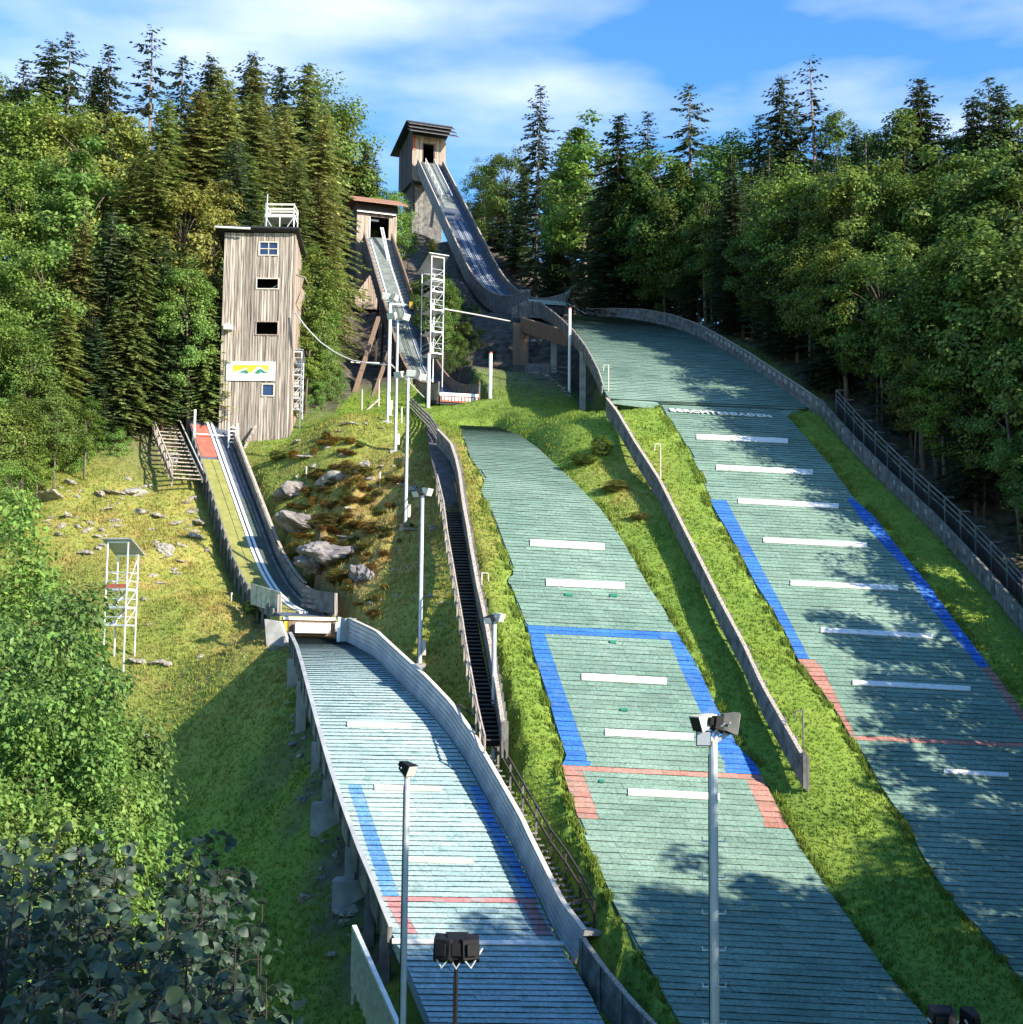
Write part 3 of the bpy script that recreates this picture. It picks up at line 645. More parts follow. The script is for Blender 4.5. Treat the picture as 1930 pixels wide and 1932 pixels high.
for (a, b, c, d) in ((655, 1368, 775, 1371), (706, 1487, 832, 1490), (770, 1623, 893, 1627)): white_line(s_root, SML, a, b, c, d, 9, M_CREAM)
white_line(s_root, SML, 739, 1778, 1066, 1782, 8)

# lettering on the K90 slope: the town's name in white letters
def letters(root, h, U0, V0, U1, V1, text, height):
    cu = bpy.data.curves.new('letters', 'FONT'); cu.body = text; cu.size = 1; cu.extrude = .01; cu.space_character = 1.12; cu.offset = .03
    ob = bpy.data.objects.new('tmp', cu); COL.objects.link(ob); dg = bpy.context.evaluated_depsgraph_get(); dg.update()
    me = bpy.data.meshes.new_from_object(ob.evaluated_get(dg)); bpy.data.objects.remove(ob)
    co = np.empty(len(me.vertices) * 3, np.float32); me.vertices.foreach_get('co', co); co = co.reshape(-1, 3)
    a = h.pt(U0, V0); b = h.pt(U1, V1); u = unit(b - a); L = np.linalg.norm(b - a); c = h.pt((U0 + U1) / 2, (V0 + V1) / 2 - 20) - h.pt((U0 + U1) / 2, (V0 + V1) / 2)
    v = unit(c - u * (c @ u)); n = unit(np.cross(u, v)); wd = co[:, 0].max() - co[:, 0].min(); hh = co[:, 1].max()
    P = a + np.outer((co[:, 0] - co[:, 0].min()) / wd * L, u) + np.outer(co[:, 1] / hh * height, v) + np.outer(co[:, 2] * 2 + .11, n)
    me.vertices.foreach_set('co', (P - ORG[root]).astype(np.float32).ravel()); me.update(); me.materials.clear(); me.materials.append(M_LINE)
    o = bpy.data.objects.new('lettering', me); COL.objects.link(o); o.parent = root; ORG[o] = ORG[root]
letters(k_root, K90, 1265, 778, 1456, 790, 'BERCHTESGADEN', .55)

# ------------------------------------------------------------------ frames and small builders
class Fr:
    def __init__(s, o, yaw):      # yaw 0: front looks straight down the valley (-Y)
        s.o = np.asarray(o, float); s.u = np.array([math.cos(yaw), math.sin(yaw), 0]); s.f = np.array([math.sin(yaw), -math.cos(yaw), 0])
    def P(s, a, b, c): return s.o + s.u * a + s.f * b + Z * c
    def box(s, mb, a, b, c, mi=0): mb.boxf(s.o, s.u, s.f, Z, a, b, c, mi)
def rs(pts, step):               # resample a polyline by length
    pts = np.asarray(pts, float); d = np.concatenate([[0], np.cumsum(np.linalg.norm(np.diff(pts, axis=0), axis=1))])
    n = max(2, int(round(d[-1] / step)) + 1); q = np.linspace(0, d[-1], n)
    return np.stack([np.interp(q, d, pts[:, k]) for k in range(3)], 1)
def side(pts):                   # horizontal right-hand normals along a path
    pts = np.asarray(pts, float); t = np.gradient(pts, axis=0); s_ = np.stack([t[:, 1], -t[:, 0], np.zeros(len(t))], 1)
    return s_ / np.linalg.norm(s_, axis=1)[:, None]
def rail_run(mb, pts, r): mb.tube(pts, r, 6)
def one(fn, name, m, parent, *a, **k):
    mb = MB(); getattr(mb, fn)(*a, **k); return mb.build(name, m, parent)
def window(parent, fr, a, c, frame, glass, cols=2, rows=2, t=.09, b=.02, pane=True):
    mb = MB(); (a0, a1), (c0, c1) = a, c
    for (x0, x1, y0, y1) in ((a0 - t, a1 + t, c1, c1 + t), (a0 - t, a1 + t, c0 - t, c0), (a0 - t, a0, c0, c1), (a1, a1 + t, c0, c1)): fr.box(mb, (x0, x1), (b, b + .07), (y0, y1))
    w = mb.build('window_frame', frame, parent)
    if pane:
        one('boxf', 'pane', glass, w, fr.o, fr.u, fr.f, Z, (a0, a1), (-.06, -.03), (c0, c1))
        if cols > 1 or rows > 1:
            mb = MB()
            for k in range(1, cols): x = a0 + (a1 - a0) * k / cols; fr.box(mb, (x - .035, x + .035), (-.02, b + .03), (c0, c1))
            for k in range(1, rows): y = c0 + (c1 - c0) * k / rows; fr.box(mb, (a0, a1), (-.018, b + .025), (y - .035, y + .035))
            mb.build('glazing_bar', frame, w)
    return w

# ------------------------------------------------------------------ judges' tower
JY = 113.0; sj = JY / F
jt = thing('judges_tower', 'tall square tower of upright weathered boards with a white mountain sign', 'tower', W(479, 835, JY))
bl = W(411, 835, JY); br = W(547, 833, JY); wj = br[0] - bl[0]
fj = Fr([bl[0], JY, bl[2]], 0.0); HJ = (835 - 424) * sj; DJ = 3.9
def jx(U, V): return (U - (423 + (V - 427) * (411 - 423) / 408.0)) * sj
def jz(V): return (835 - V) * sj
def jhole(U0, V0, U1, V1): return (jx(U0, V0), jx(U1, V1), jz(V1), jz(V0))
H1 = jhole(491, 443, 525, 467); H2 = jhole(486, 515, 526, 533.5); H3 = jhole(485, 600, 525, 624); H4 = jhole(497, 722, 517, 743)
B1 = jhole(434, 831, 460, 846); B2 = jhole(489, 832, 516, 842)
mb = MB(); o = fj.P(0, 0, -.4)
mb.boards(o, fj.u, Z, fj.f, wj, HJ + .4, .23, .05, [(a, b, c + .4, d + .4) for (a, b, c, d) in (H1, H2, H3, H4)] + [(B1[0], B1[1], -1, .4 + .05), (B2[0], B2[1], -1, .4)], jit=.06, gap=.035)
mb.build('front_wall', M_WOOD, jt)
topf = lambda x: HJ + .4 - x * .28
for (nm, off, n, m) in (('right_wall', wj, fj.u, M_WOODW), ('left_wall', 0, -fj.u, M_WOODD)):  # left boards darker, the shade of that side put into the colour
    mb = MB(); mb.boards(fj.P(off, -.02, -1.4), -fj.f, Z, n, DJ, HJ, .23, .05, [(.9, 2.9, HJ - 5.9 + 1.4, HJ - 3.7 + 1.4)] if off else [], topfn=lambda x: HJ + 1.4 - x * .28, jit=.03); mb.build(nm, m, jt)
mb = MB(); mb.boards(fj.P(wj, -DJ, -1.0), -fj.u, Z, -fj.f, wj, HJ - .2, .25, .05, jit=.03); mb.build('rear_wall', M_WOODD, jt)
for (zz, nm) in ((HJ - 2.9, 'floor'), (HJ - 5.6, 'floor'), (HJ - 9.4, 'floor')):
    one('boxf', nm, M_WOODD, jt, fj.P(0, 0, 0), fj.u, fj.f, Z, (.06, wj - .06), (-DJ + .06, -.07), (zz - .18, zz))
rf = MB(); e = .75
rf.slab([fj.P(-e, .65, HJ + .32), fj.P(wj + .38, .65, HJ + .22), fj.P(wj + .38, -DJ - .9, HJ - 1.35), fj.P(-e, -DJ - .9, HJ - 1.25)], Z * .14); rfo = rf.build('roof', M_DARK, jt)
one('tube', 'white_pipe', M_WHITE, jt, [fj.P(-e + .05, .72, HJ + .28), fj.P(wj * .38, .72, HJ + .16)], .09)
window(jt, fj, H1[:2], H1[2:], M_CREAM, M_GLASS)
window(jt, fj, H2[:2], H2[2:], M_CREAM, M_GLASS, pane=False); window(jt, fj, H3[:2], H3[2:], M_WOODW, M_GLASS, pane=False)
window(jt, fj, H4[:2], H4[2:], M_CREAM, M_GLASS, 1, 1)
mb = MB(); mb.beam(fj.P(H2[0] + 1.0, -.4, H2[2]), fj.P(H2[1], -.7, H2[3] - .2), .28, .05); mb.build('pale_board', M_WHITE, jt)
sg = MB(); a0, a1, c0, c1 = jhole(428, 678, 520, 715); fj.box(sg, (a0, a1), (.06, .13), (c0, c1)); sign = sg.build('mountain_sign', M_WHITE, jt)
def sgn(px, mat, k, nm):          # printed shapes, thin plates on the board
    def q(x, y): return fj.P(a0 + (x - 390) / 860.0 * (a1 - a0), .131 + .004 * k, c1 - (y - 320) / 345.0 * (c1 - c0))
    mb = MB(); mb.slab([q(*p) for p in px][::-1], fj.f * .004); mb.build(nm, mat, sign)
sgn([(505, 382), (1130, 382), (1130, 512), (1000, 520), (760, 525), (505, 515)], M_YEL, 0, 'yellow_field')
sgn([(505, 515), (640, 475), (745, 425), (760, 500), (790, 525), (860, 490), (950, 402), (1035, 440), (1130, 512), (1060, 530), (880, 535), (700, 528)], M_WHITE, 1, 'white_mountain')
sgn([(590, 522), (660, 490), (740, 468), (790, 520), (755, 545), (700, 525)], M_GRN, 2, 'green_mountain')
sgn([(880, 525), (960, 455), (1000, 450), (1060, 490), (1125, 510), (1060, 535), (1010, 515), (950, 545)], M_GRN, 2, 'green_mountain')
mb = MB(); mb.beam(W(461, 846, JY - .9), W(483, 803, JY - .25), .2, .06, up=(0, 1, 0)); plk = mb.build('plank', M_WOOD, None, org=W(461, 846, JY - .9)); tag(plk, 'single plank leaning against the foot of the tall boarded tower', 'plank')
mb = MB(); fj.box(mb, (jx(424, 612), jx(440, 612)), (.05, .55), (jz(617), jz(608))); fj.box(mb, (jx(426, 612), jx(432, 612)), (.05, .3), (jz(608), jz(604))); mb.build('loudspeaker', M_WHITE, jt)
by = MB(); r0 = fj.P(wj, 0, HJ)       # hooded bay on the right face
by.slab([r0 + fj.f * -.7 + Z * -3.35, r0 + fj.f * -3.1 + Z * -3.35, r0 + fj.f * -3.1 + Z * -3.6 + fj.u * .75, r0 + fj.f * -.7 + Z * -3.6 + fj.u * .75], Z * .1)
by.slab([r0 + fj.f * -.75 + Z * -3.4, r0 + fj.f * -.75 + Z * -6.0, r0 + fj.f * -.75 + Z * -5.6 + fj.u * .25, r0 + fj.f * -.75 + Z * -3.6 + fj.u * .7], -fj.f * .06)
by.slab([r0 + fj.f * -.75 + Z * -4.5 + fj.u * .5, r0 + fj.f * -.75 + Z * -5.9, r0 + fj.f * -3.0 + Z * -5.9, r0 + fj.f * -3.0 + Z * -4.5 + fj.u * .5], fj.u * .06); by.build('hooded_bay', M_WOODW, jt)
# lookout deck on the roof
lk = thing('roof_platform', 'pale steel lookout platform with railings standing on the flat tower roof', 'platform', fj.P(wj * .78, -1.2, HJ + .2))
lx0, lx1 = jx(502, 400), jx(557, 400); zb = HJ + .16; zd = jz(389); ztop = jz(364)
for (x, y) in ((lx0, 0), (lx1, 0), (lx0, -1.9), (lx1, -1.9)):
    one('tube', 'leg', M_GALV, lk, [fj.P(x, y, zb - (.3 if y else .0) - .05), fj.P(x, y, ztop)], .05)
one('boxf', 'deck', M_WHITE, lk, fj.o, fj.u, fj.f, Z, (lx0 - .05, lx1 + .05), (-1.95, .05), (zd - .12, zd + .14))
for zz in (ztop - .1, (ztop + zd) / 2 + .05):
    for (p, q) in (((lx0, 0), (lx1, 0)), ((lx0, -1.9), (lx1, -1.9)), ((lx0, 0), (lx0, -1.9)), ((lx1, 0), (lx1, -1.9))):
        one('beam', 'rail', M_CREAM, lk, fj.P(*p, zz), fj.P(*q, zz), .05, .16)
for (p, q) in (((lx0, zd - .1), (lx0 + .8, zb)), ((lx1, zd - .1), (lx1 - .8, zb))): one('beam', 'brace', M_GALV, lk, fj.P(p[0], 0, p[1]), fj.P(q[0], 0, q[1]), .06)
one('tube', 'post', M_GALV, lk, [fj.P((lx0 + lx1) / 2, 0, zb), fj.P((lx0 + lx1) / 2, 0, zd)], .05)
one('tube', 'mast', M_GALV, lk, [fj.P(lx0 + .08, .06, zb), fj.P(lx0 + .12, .06, jz(347))], .045)

# ------------------------------------------------------------------ start towers of the two bigger hills
def start_tower_big():
    c, u, nrm, d = RK; top = c[-1]; fr = Fr(top + Z * .1, R_(20)); g = float(zT(*fr.P(0, -3, 0)[:2])) - top[2] - 1.5
    t = thing('start_tower', 'dark hooded timber start tower against the sky at the top of the longest inrun', 'tower', [top[0], top[1], top[2] + g])
    mb = MB(); door = (2.0, 4.1, 3.55, 6.95)
    mb.boards(fr.P(-3.1, 0, -3.6), fr.u, Z, fr.f, 6.2, 8.4, .28, .06, [door], jit=.03); mb.build('front_wall', M_WOODW, t)
    for (s_, nm) in ((-1, 'left_wall'), (1, 'right_wall')):
        mb = MB(); mb.boards(fr.P(3.1 * s_, 0, -3.6), -fr.f, Z, fr.u * s_, 9, 10, .4, .06, topfn=lambda x: 10.4 - x * .27, jit=.04); mb.build(nm, M_WOODD, t)  # side walls darkened, the left side's shade put into the boards
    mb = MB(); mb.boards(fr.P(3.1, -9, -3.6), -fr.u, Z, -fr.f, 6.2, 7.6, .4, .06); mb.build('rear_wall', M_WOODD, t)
    one('boxf', 'floor', M_WOODD, t, fr.o, fr.u, fr.f, Z, (-3.05, 3.05), (-8.95, -.05), (-3.7, -3.5))
    one('boxf', 'start_floor', M_WOODD, t, fr.o, fr.u, fr.f, Z, (-3.0, 3.0), (-8.9, -.1), (-.3, -.05))
    mb = MB(); mb.slab([fr.P(-4.4, .4, 7.0), fr.P(4.2, .4, 7.0), fr.P(4.2, -10.6, 4.3), fr.P(-4.4, -10.6, 4.3)], Z * .16); mb.build('roof', M_DARK, t)
    one('boxf', 'ceiling', M_WOODD, t, fr.o, fr.u, fr.f, Z, (-3.0, 3.0), (-8.9, -.1), (3.6, 3.75))
    one('boxf', 'gable_board', M_DARK, t, fr.o, fr.u, fr.f, Z, (-3.2, 3.2), (-.3, .12), (4.75, 6.9))
    for k in range(3):
        a = 4.25 + .12 * k; b0 = .15 + .75 * k; z0 = 6.95 - .95 * k; mb = MB()
        mb.slab([fr.P(-a, b0, z0), fr.P(a, b0, z0), fr.P(a, b0 + 1.5, z0 - .85), fr.P(-a, b0 + 1.5, z0 - .85)], Z * .09); mb.build('louvre', M_DARK, t)
        one('boxf', 'louvre_edge', M_WOODG, t, fr.o, fr.u, fr.f, Z, (-a, a), (b0 + 1.5, b0 + 1.54), (z0 - .87, z0 - .79))
    one('boxf', 'red_banner', M_REDB, t, fr.o, fr.u, fr.f, Z, (-3.05, -2.6), (.07, .1), (2.0, 4.75))
    mb = MB()
    for (x0, x1, y0, y1) in ((-1.22, -1.08, -.05, 3.45), (.98, 1.1, -.05, 3.45), (-1.22, 1.1, 3.35, 3.47)): fr.box(mb, (x0, x1), (.04, .1), (y0, y1))
    mb.build('door_frame', M_WOODD, t)
    mb = MB(); mb.boards(fr.P(-2.5, -1.6, g), fr.u, Z, fr.f, 5.6, -g - 3.7, .3, .06, jit=.03); mb.build('lower_front_wall', M_WOODG, t)
    for (s_, a) in ((-1, -2.5), (1, 3.1)):
        mb = MB(); mb.boards(fr.P(a, -1.6, g), -fr.f, Z, fr.u * s_, 6.2, -g - 3.7, .4, .06, jit=.04); mb.build('lower_side_wall', M_WOODD, t)  # dark tone paints in the shade of the lower side
    for a in (-2.9, 2.9): one('beam', 'strut', M_WOODD, t, fr.P(a, .9, g + 6), fr.P(a, -.1, -3.5), .35)
    return t
start_tower_big()
def start_tower_mid():
    c, u, nrm, d = RM; top = c[-1]; fr = Fr(top + Z * .05, R_(19)); g = float(zT(*fr.P(0, -3, 0)[:2])) - top[2] - 2.0
    t = thing('start_tower', 'timber start tower with a rust brown lean-to roof above the middle inrun', 'tower', [top[0], top[1], top[2] + g])
    door = (1.75, 4.2, -g - .1, -g + 2.75)
    mb = MB(); mb.boards(fr.P(-2.7, 0, g), fr.u, Z, fr.f, 5.4, 3.2 - g, .27, .05, [door], jit=.03); mb.build('front_wall', M_WOODW, t)
    for (s_, nm) in ((-1, 'left_wall'), (1, 'right_wall')):
        mb = MB(); mb.boards(fr.P(2.7 * s_, 0, g), -fr.f, Z, fr.u * s_, 6, 4.3 - g, .35, .05, jit=.03); mb.build(nm, M_WOODD if s_ < 0 else M_WOODW, t)  # left wall in darker boards, its shade put into the colour
    mb = MB(); mb.boards(fr.P(2.7, -6, g), -fr.u, Z, -fr.f, 5.4, 3.8 - g, .4, .05); mb.build('rear_wall', M_WOODD, t)
    one('boxf', 'start_floor', M_WOODD, t, fr.o, fr.u, fr.f, Z, (-2.6, 2.6), (-5.9, -.1), (-.3, -.05))
    one('boxf', 'ceiling', M_WOODD, t, fr.o, fr.u, fr.f, Z, (-2.6, 2.6), (-5.9, -.1), (2.95, 3.08))
    mb = MB(); fr.box(mb, (-2.75, 2.75), (-.4, .35), (3.2, 4.35)); mb.build('fascia', M_WOODD, t)
    one('boxf', 'eave_board', M_GALV, t, fr.o, fr.u, fr.f, Z, (-2.8, 2.5), (.35, .5), (3.08, 3.22))
    mb = MB(); mb.slab([fr.P(-3.5, 1.5, 4.15), fr.P(3.9, 1.5, 4.15), fr.P(3.5, -2.2, 5.9), fr.P(-3.6, -2.2, 5.9)], Z * .12)
    mb.slab([fr.P(-3.6, -2.23, 5.9), fr.P(3.5, -2.23, 5.9), fr.P(3.5, -7, 4.0), fr.P(-3.6, -7, 4.0)], Z * .12); mb.build('roof', M_RUST, t)
    one('boxf', 'door_post', M_WHITE, t, fr.o, fr.u, fr.f, Z, (-1.0, -.9), (.04, .1), (-.1, 2.7))
    mb = MB(); fr.box(mb, (-.7, .4), (-.9, -.6), (2.35, 2.6)); mb.build('lamp', M_WHITE, t)
    one('beam', 'leg', M_WOODB, t, W(714, 600, 146), W(668, 744, 128), .38)
    one('beam', 'leg', M_WOODB, t, W(735, 660, 140), W(703, 752, 126), .3)
    one('beam', 'rail', M_WHITE, t, W(662, 683, 133), W(680, 684, 133), .07, .12); one('beam', 'rail', M_WHITE, t, W(691, 684, 132), W(716, 685, 132), .07, .12)
    return t
start_tower_mid()

# ------------------------------------------------------------------ inruns
def along(c, i0, i1, u, n, a, b): return c[i0:i1] + u * a + n[i0:i1] * b
def strip(mb, R, i0, i1, a0, a1, b0, b1, mi=0):
    c, u, n, d = R; k = [along(c, i0, i1, u, n, *q) for q in ((a0, b0), (a1, b0), (a1, b1), (a0, b1))]
    mb.loft([np.array([q[i] for q in k]) for i in range(i1 - i0)], mi)
def part(nm, m, root, R, i0, i1, a0, a1, b0, b1):
    mb = MB(); strip(mb, R, i0, i1, a0, a1, b0, b1); return mb.build(nm, m, root)
def battens(root, R, i0, i1, step, a, b0, b1, m, th=.06, wd=.12, nm='batten', out=1):
    c, u, n, d = R
    for i in range(i0, i1, step):
        mb = MB(); t = unit(c[min(i + 1, len(c) - 1)] - c[max(i - 1, 0)]); mb.boxf(c[i], u * out, t, n[i], (a, a + th), (-wd / 2, wd / 2), (b0, b1)); mb.build(nm, m, root)
def trestle(root, R, i, hw, m, r=.13, drop=1.0):
    c, u, n, d = R
    for s_ in (-1, 1):
        p = c[i] + u * hw * s_ - Z * drop; q = onG(p + u * .25 * s_, -.4)
        if p[2] - q[2] > .5: one('beam', 'trestle_post', m, root, q, p, r * 2)
# longest inrun
NK = len(RK[0]); ik = thing('inrun_ramp', 'longest inrun with dark slate tracks, curving down out of the hooded tower', 'ski jump inrun', onG(RK[0][40]))
part('floor', M_SLATE, ik, RK, 0, NK, -2.15, 2.15, -.35, 0)
for a in (-.62, -.36, .36, .62): part('track_rail', M_TRK, ik, RK, 2, 128, a - .05, a + .05, .003, .10)
part('start_bridge', M_INR, ik, RK, 140, NK - 1, -1.0, .9, .004, .08)
for a in (-.7, .9): part('white_handrail', M_WHITE, ik, RK, 150, NK, a - .05, a + .05, .75, .85)
for i in range(152, NK, 8): one('beam', 'rail_post', M_WHITE, ik, RK[0][i] - RK[1] * .7, RK[0][i] - RK[1] * .7 + Z * .95, .08)
part('left_wall', M_WOODG, ik, RK, 0, NK - 2, -2.3, -2.17, -1.25, 1.0); part('right_wall', M_WOODG, ik, RK, 0, NK - 2, 2.17, 2.3, -1.25, 1.0)
battens(ik, RK, 3, NK - 4, 3, -2.302, -1.35, 1.03, M_WOODG, .08, .1, out=1); battens(ik, RK, 3, NK - 4, 3, 2.302, -1.35, 1.03, M_WOODG, .08, .1)
battens(ik, RK, 3, 60, 2, 2.08, .0, .98, M_WOOD, .06, .16, 'inner_board')
part('handrail', M_WOOD, ik, RK, 0, NK - 2, -2.34, -2.14, 1.0, 1.08); part('handrail', M_WOOD, ik, RK, 0, NK - 2, 2.14, 2.34, 1.0, 1.08)
mbx = MB()
for i in range(22, 150, 1):
    mbx.boxf(RK[0][i], RK[1], RK[3], Z, (-2.05, -1.35), (-.12, .14), (-.05 + .0, .06))
mbx.build('side_stair', M_INR, ik)
one('boxf', 'takeoff_fascia', pm('pale_blue_fascia', (.24, .34, .35), (.32, .42, .42), .6, 3), ik, RK[0][0], RK[1], RK[3], Z, (-2.2, 2.3), (-.12, -.02), (-.42, .06))
one('boxf', 'takeoff_table', M_DARK, ik, RK[0][0], RK[1], RK[3], Z, (-2.0, 2.1), (.1, 6.0), (-1.5, -.5))
mb = MB(); mb.slab([RK[0][0] + RK[1] * 2.3 + Z * .0, RK[0][14] + RK[1] * 2.3 + Z * .2, RK[0][8] + RK[1] * 2.9 + Z * .9, RK[0][0] + RK[1] * 2.9 + Z * 1.9], RK[1] * .08); mb.build('wind_wing', M_WOODG, ik)
one('boxf', 'judging_hut_screen', M_WOODG, ik, RK[0][9], RK[1], RK[3], Z, (-2.2, -.9), (-.05, .02), (-.2, 1.6))
one('beam', 'handrail_pole', M_GALV, ik, RK[0][0] + RK[1] * 2.3, W(1105, 592, 146), .07)
for i in range(10, 100, 14): trestle(ik, RK, i, 2.0, M_WOODD)
# middle inrun
NM = len(RM[0]); im = thing('inrun_ramp', 'middle inrun with white rung stairs on both sides of its upper half', 'ski jump inrun', onG(RM[0][30]))
part('floor', M_INR, im, RM, 0, NM, -1.75, 1.75, -.3, 0)
part('painted_shade_strip', M_SLATE, im, RM, 2, 92, .55, 1.74, .004, .03)  # floor is one surface; the right wall's shade is painted as this strip
for a in (-.72, -.56, -.30, -.14): part('track_groove', M_GAP, im, RM, 4, NM - 12, a - .03, a + .03, .004, .02)
part('track_rail', M_TRK, im, RM, 2, 92, .5, .58, .032, .1)
for (a0, a1) in ((-1.72, -.98), (.75, 1.72)):
    part('stair_bed', M_GAP, im, RM, 88, NM - 1, a0, a1, .006, .03); mb = MB()
    for i in range(88, NM - 1): mb.boxf(RM[0][i], RM[1], RM[3], Z, (a0 + .02, a1 - .02), (-.04, .05), (.03, .07))
    mb.build('stair_rungs', M_WHITE, im)
part('start_bridge', M_INR, im, RM, 92, NM - 1, -.85, .6, .004, .10)
part('white_stringer', M_WHITE, im, RM, 86, NM - 3, -.98, -.86, .034, .14); part('white_stringer', M_WHITE, im, RM, 86, NM - 3, .62, .74, .034, .14)
for a in (.72, 1.0): one('tube', 'white_pole', M_WHITE, im, [RM[0][NM - 20] + RM[1] * (a - .25) + Z * .1, RM[0][NM - 3] + RM[1] * (a - .3) + Z * 1.7], .09)
one('boxf', 'start_bar', M_WHITE, im, RM[0][84], RM[1], RM[3], Z, (-.9, 1.3), (-.06, .06), (.45, .62))
mb = MB(); mb.boxf(RM[0][83], RM[1], RM[3], Z, (1.2, 1.62), (-.2, .15), (.25, 1.1)); mb.boxf(RM[0][83], RM[1], RM[3], Z, (1.3, 1.52), (-.24, -.2), (.5, .9)); sgl = mb.build('start_signal', M_YEL, None, org=RM[0][83]); tag(sgl, 'small yellow signal box beside the white start bar of the middle inrun', 'signal box')
part('left_wall', M_WOODG, im, RM, 0, NM - 2, -1.9, -1.77, -.95, .95); part('right_wall', M_WOODG, im, RM, 0, NM - 2, 1.77, 1.9, -.95, 1.0)
part('handrail', M_WOODB, im, RM, 0, NM - 2, -1.93, -1.74, .95, 1.03); part('handrail', M_WOODB, im, RM, 0, NM - 2, 1.74, 1.93, 1.0, 1.08)
battens(im, RM, 3, NM - 4, 3, -1.96, -1.0, .97, M_WOODD, .058, .1); battens(im, RM, 3, NM - 4, 3, 1.902, -1.0, .97, M_WOODG, .06, .1)
battens(im, RM, 1, 26, 1, -1.98, -.6, .9, M_WOOD, .075, .3, 'end_screen_board')
one('boxf', 'takeoff_board', M_WHITE, im, RM[0][0], RM[1], RM[3], Z, (-1.75, 1.75), (-.1, -.02), (-.2, .08))
mb = MB()
for k in range(11): mb.boxf(RM[0][0], RM[1], RM[3], Z, (-1.55 + .3 * k, -1.37 + .3 * k), (-.16, -.1), (-.62, -.3))
mb.build('takeoff_lattice', M_WHITE, im)
one('boxf', 'red_base_board', M_REDB, im, RM[0][0], RM[1], RM[3], Z, (-1.7, 1.7), (-.09, -.02), (-.75, -.26))
one('boxf', 'takeoff_frame', M_DARK, im, RM[0][0], RM[1], RM[3], Z, (-1.7, 1.7), (0.02, 4.0), (-.95, -.35))
one('beam', 'end_post', M_WOODB, im, RM[0][0] + RM[1] * 1.85 - Z * .5, RM[0][0] + RM[1] * 1.85 + Z * 1.25, .12)
for i in range(14, 100, 12): trestle(im, RM, i, 1.6, M_WOODD, .12)
# small inrun
NS = len(RS[0]); iz = thing('inrun_ramp', 'small inrun with an olive mat and two white tracks beside the wooden stairs', 'ski jump inrun', onG(RS[0][30]))
part('floor', M_SLATE, iz, RS, 0, NS, -1.5, 1.5, -.25, 0)
part('olive_mat', M_OLIVE, iz, RS, 4, 63, -1.45, -.72, .004, .05); part('olive_mat', M_OLIVE, iz, RS, 4, 63, -.68, -.12, .004, .05); part('red_mat', pm('red_inrun_mat', (.46, .09, .06), (.52, .13, .09), .75, 2), iz, RS, 63, NS - 4, -1.4, -.14, .004, .05)
part('track_rail', M_WHITE, iz, RS, 3, NS - 2, -.10, .08, .004, .12); part('track_rail', M_WHITE, iz, RS, 3, NS - 2, .24, .42, .004, .12)
part('right_strip', pm('dark_green_mat', (.05, .07, .06), (.08, .10, .085), .8, 2), iz, RS, 2, 50, .46, 1.2, .004, .04); part('kerb', M_WOODG, iz, RS, 2, NS - 12, 1.2, 1.28, .004, .2)
part('left_wall', M_WOODG, iz, RS, 4, NS - 8, -1.62, -1.52, -.4, .22)
mb = MB(); c, u, n, d = RS
wall_h = lambda i: 1.0 + .35 * max(0, 1 - i / 16.0)
mb.loft([np.array([c[i] + u * 1.52 - Z * .4, c[i] + u * 1.64 - Z * .4, c[i] + u * 1.64 + Z * wall_h(i), c[i] + u * 1.52 + Z * wall_h(i)]) for i in range(0, NS - 8)]); mb.build('right_wall', M_WOODG, iz)
part('wall_cap', M_WOOD, iz, RS, 14, NS - 8, 1.48, 1.68, 1.12, 1.17)
for i in range(6, NS - 8, 3):
    p = c[i] - u * 1.68; one('beam', 'side_post', M_WOODG, iz, onG(p, -.3), p + n[i] * .45, .13)
lipz = c[0]
gsc = MB(); A0, A1, A2 = W(474, 1105, 86.8), W(530, 1122, 83.9), 1.15
gd = unit(A1 - A0); gsc.boards(A0 - Z * 1.15, gd, Z, unit(np.cross(gd, Z)), np.linalg.norm(A1 - A0), 1.3, .62, .06, gap=.05, jit=.03); gsc.build('mossy_screen', pm('mossy_board', (.30, .31, .22), (.50, .46, .36), .85, 3, island=.2), iz)
one('beam', 'screen_post', M_WOOD, iz, W(527, 1161, 83.7), W(528, 1121, 83.7), .22)
rsb = MB(); p0, p1 = W(570, 1110, 84.9), W(635, 1119, 82.6); rd = unit(p1 - p0); Lr = np.linalg.norm(p1 - p0)
for k in range(5):
    rsb.boxf(p0 - Z * (.30 * k), rd, unit(np.cross(rd, Z)), Z, (0, Lr * .45), (0, .05), (-.22, -.02)) if k < 4 else None
rsb.boxf(p0, rd, unit(np.cross(rd, Z)), Z, (Lr * .45, Lr), (0, .06), (-1.25, 0)); rsb.build('dark_slat_screen', M_WOODG, iz)
one('beam', 'screen_post', M_WOOD, iz, W(634, 1172, 82.4), W(634, 1119, 82.4), .16)
one('boxf', 'takeoff_table', M_OLIVE, iz, lipz, RS[1], RS[3], Z, (-1.9, 1.9), (-.9, 1.6), (-.28, -.03))
one('boxf', 'white_edge', M_WHITE, iz, lipz, RS[1], RS[3], Z, (-1.7, 1.5), (-.98, -.9), (-.24, -.08))
one('boxf', 'white_roll', M_WHITE, iz, lipz, RS[1], RS[3], Z, (-1.05, 1.05), (-1.35, -1.0), (-1.0, -.42))
one('boxf', 'under_board', M_WOODB, iz, lipz, RS[1], RS[3], Z, (-1.7, 1.7), (-.85, -.7), (-1.2, -.28))
for a in (-1.55, 1.55): one('boxf', 'orange_cap', M_YEL if a < 0 else M_CREAM, iz, lipz, RS[1], RS[3], Z, (a - .14, a + .14), (-1.15, -.98), (-.9, -.34))
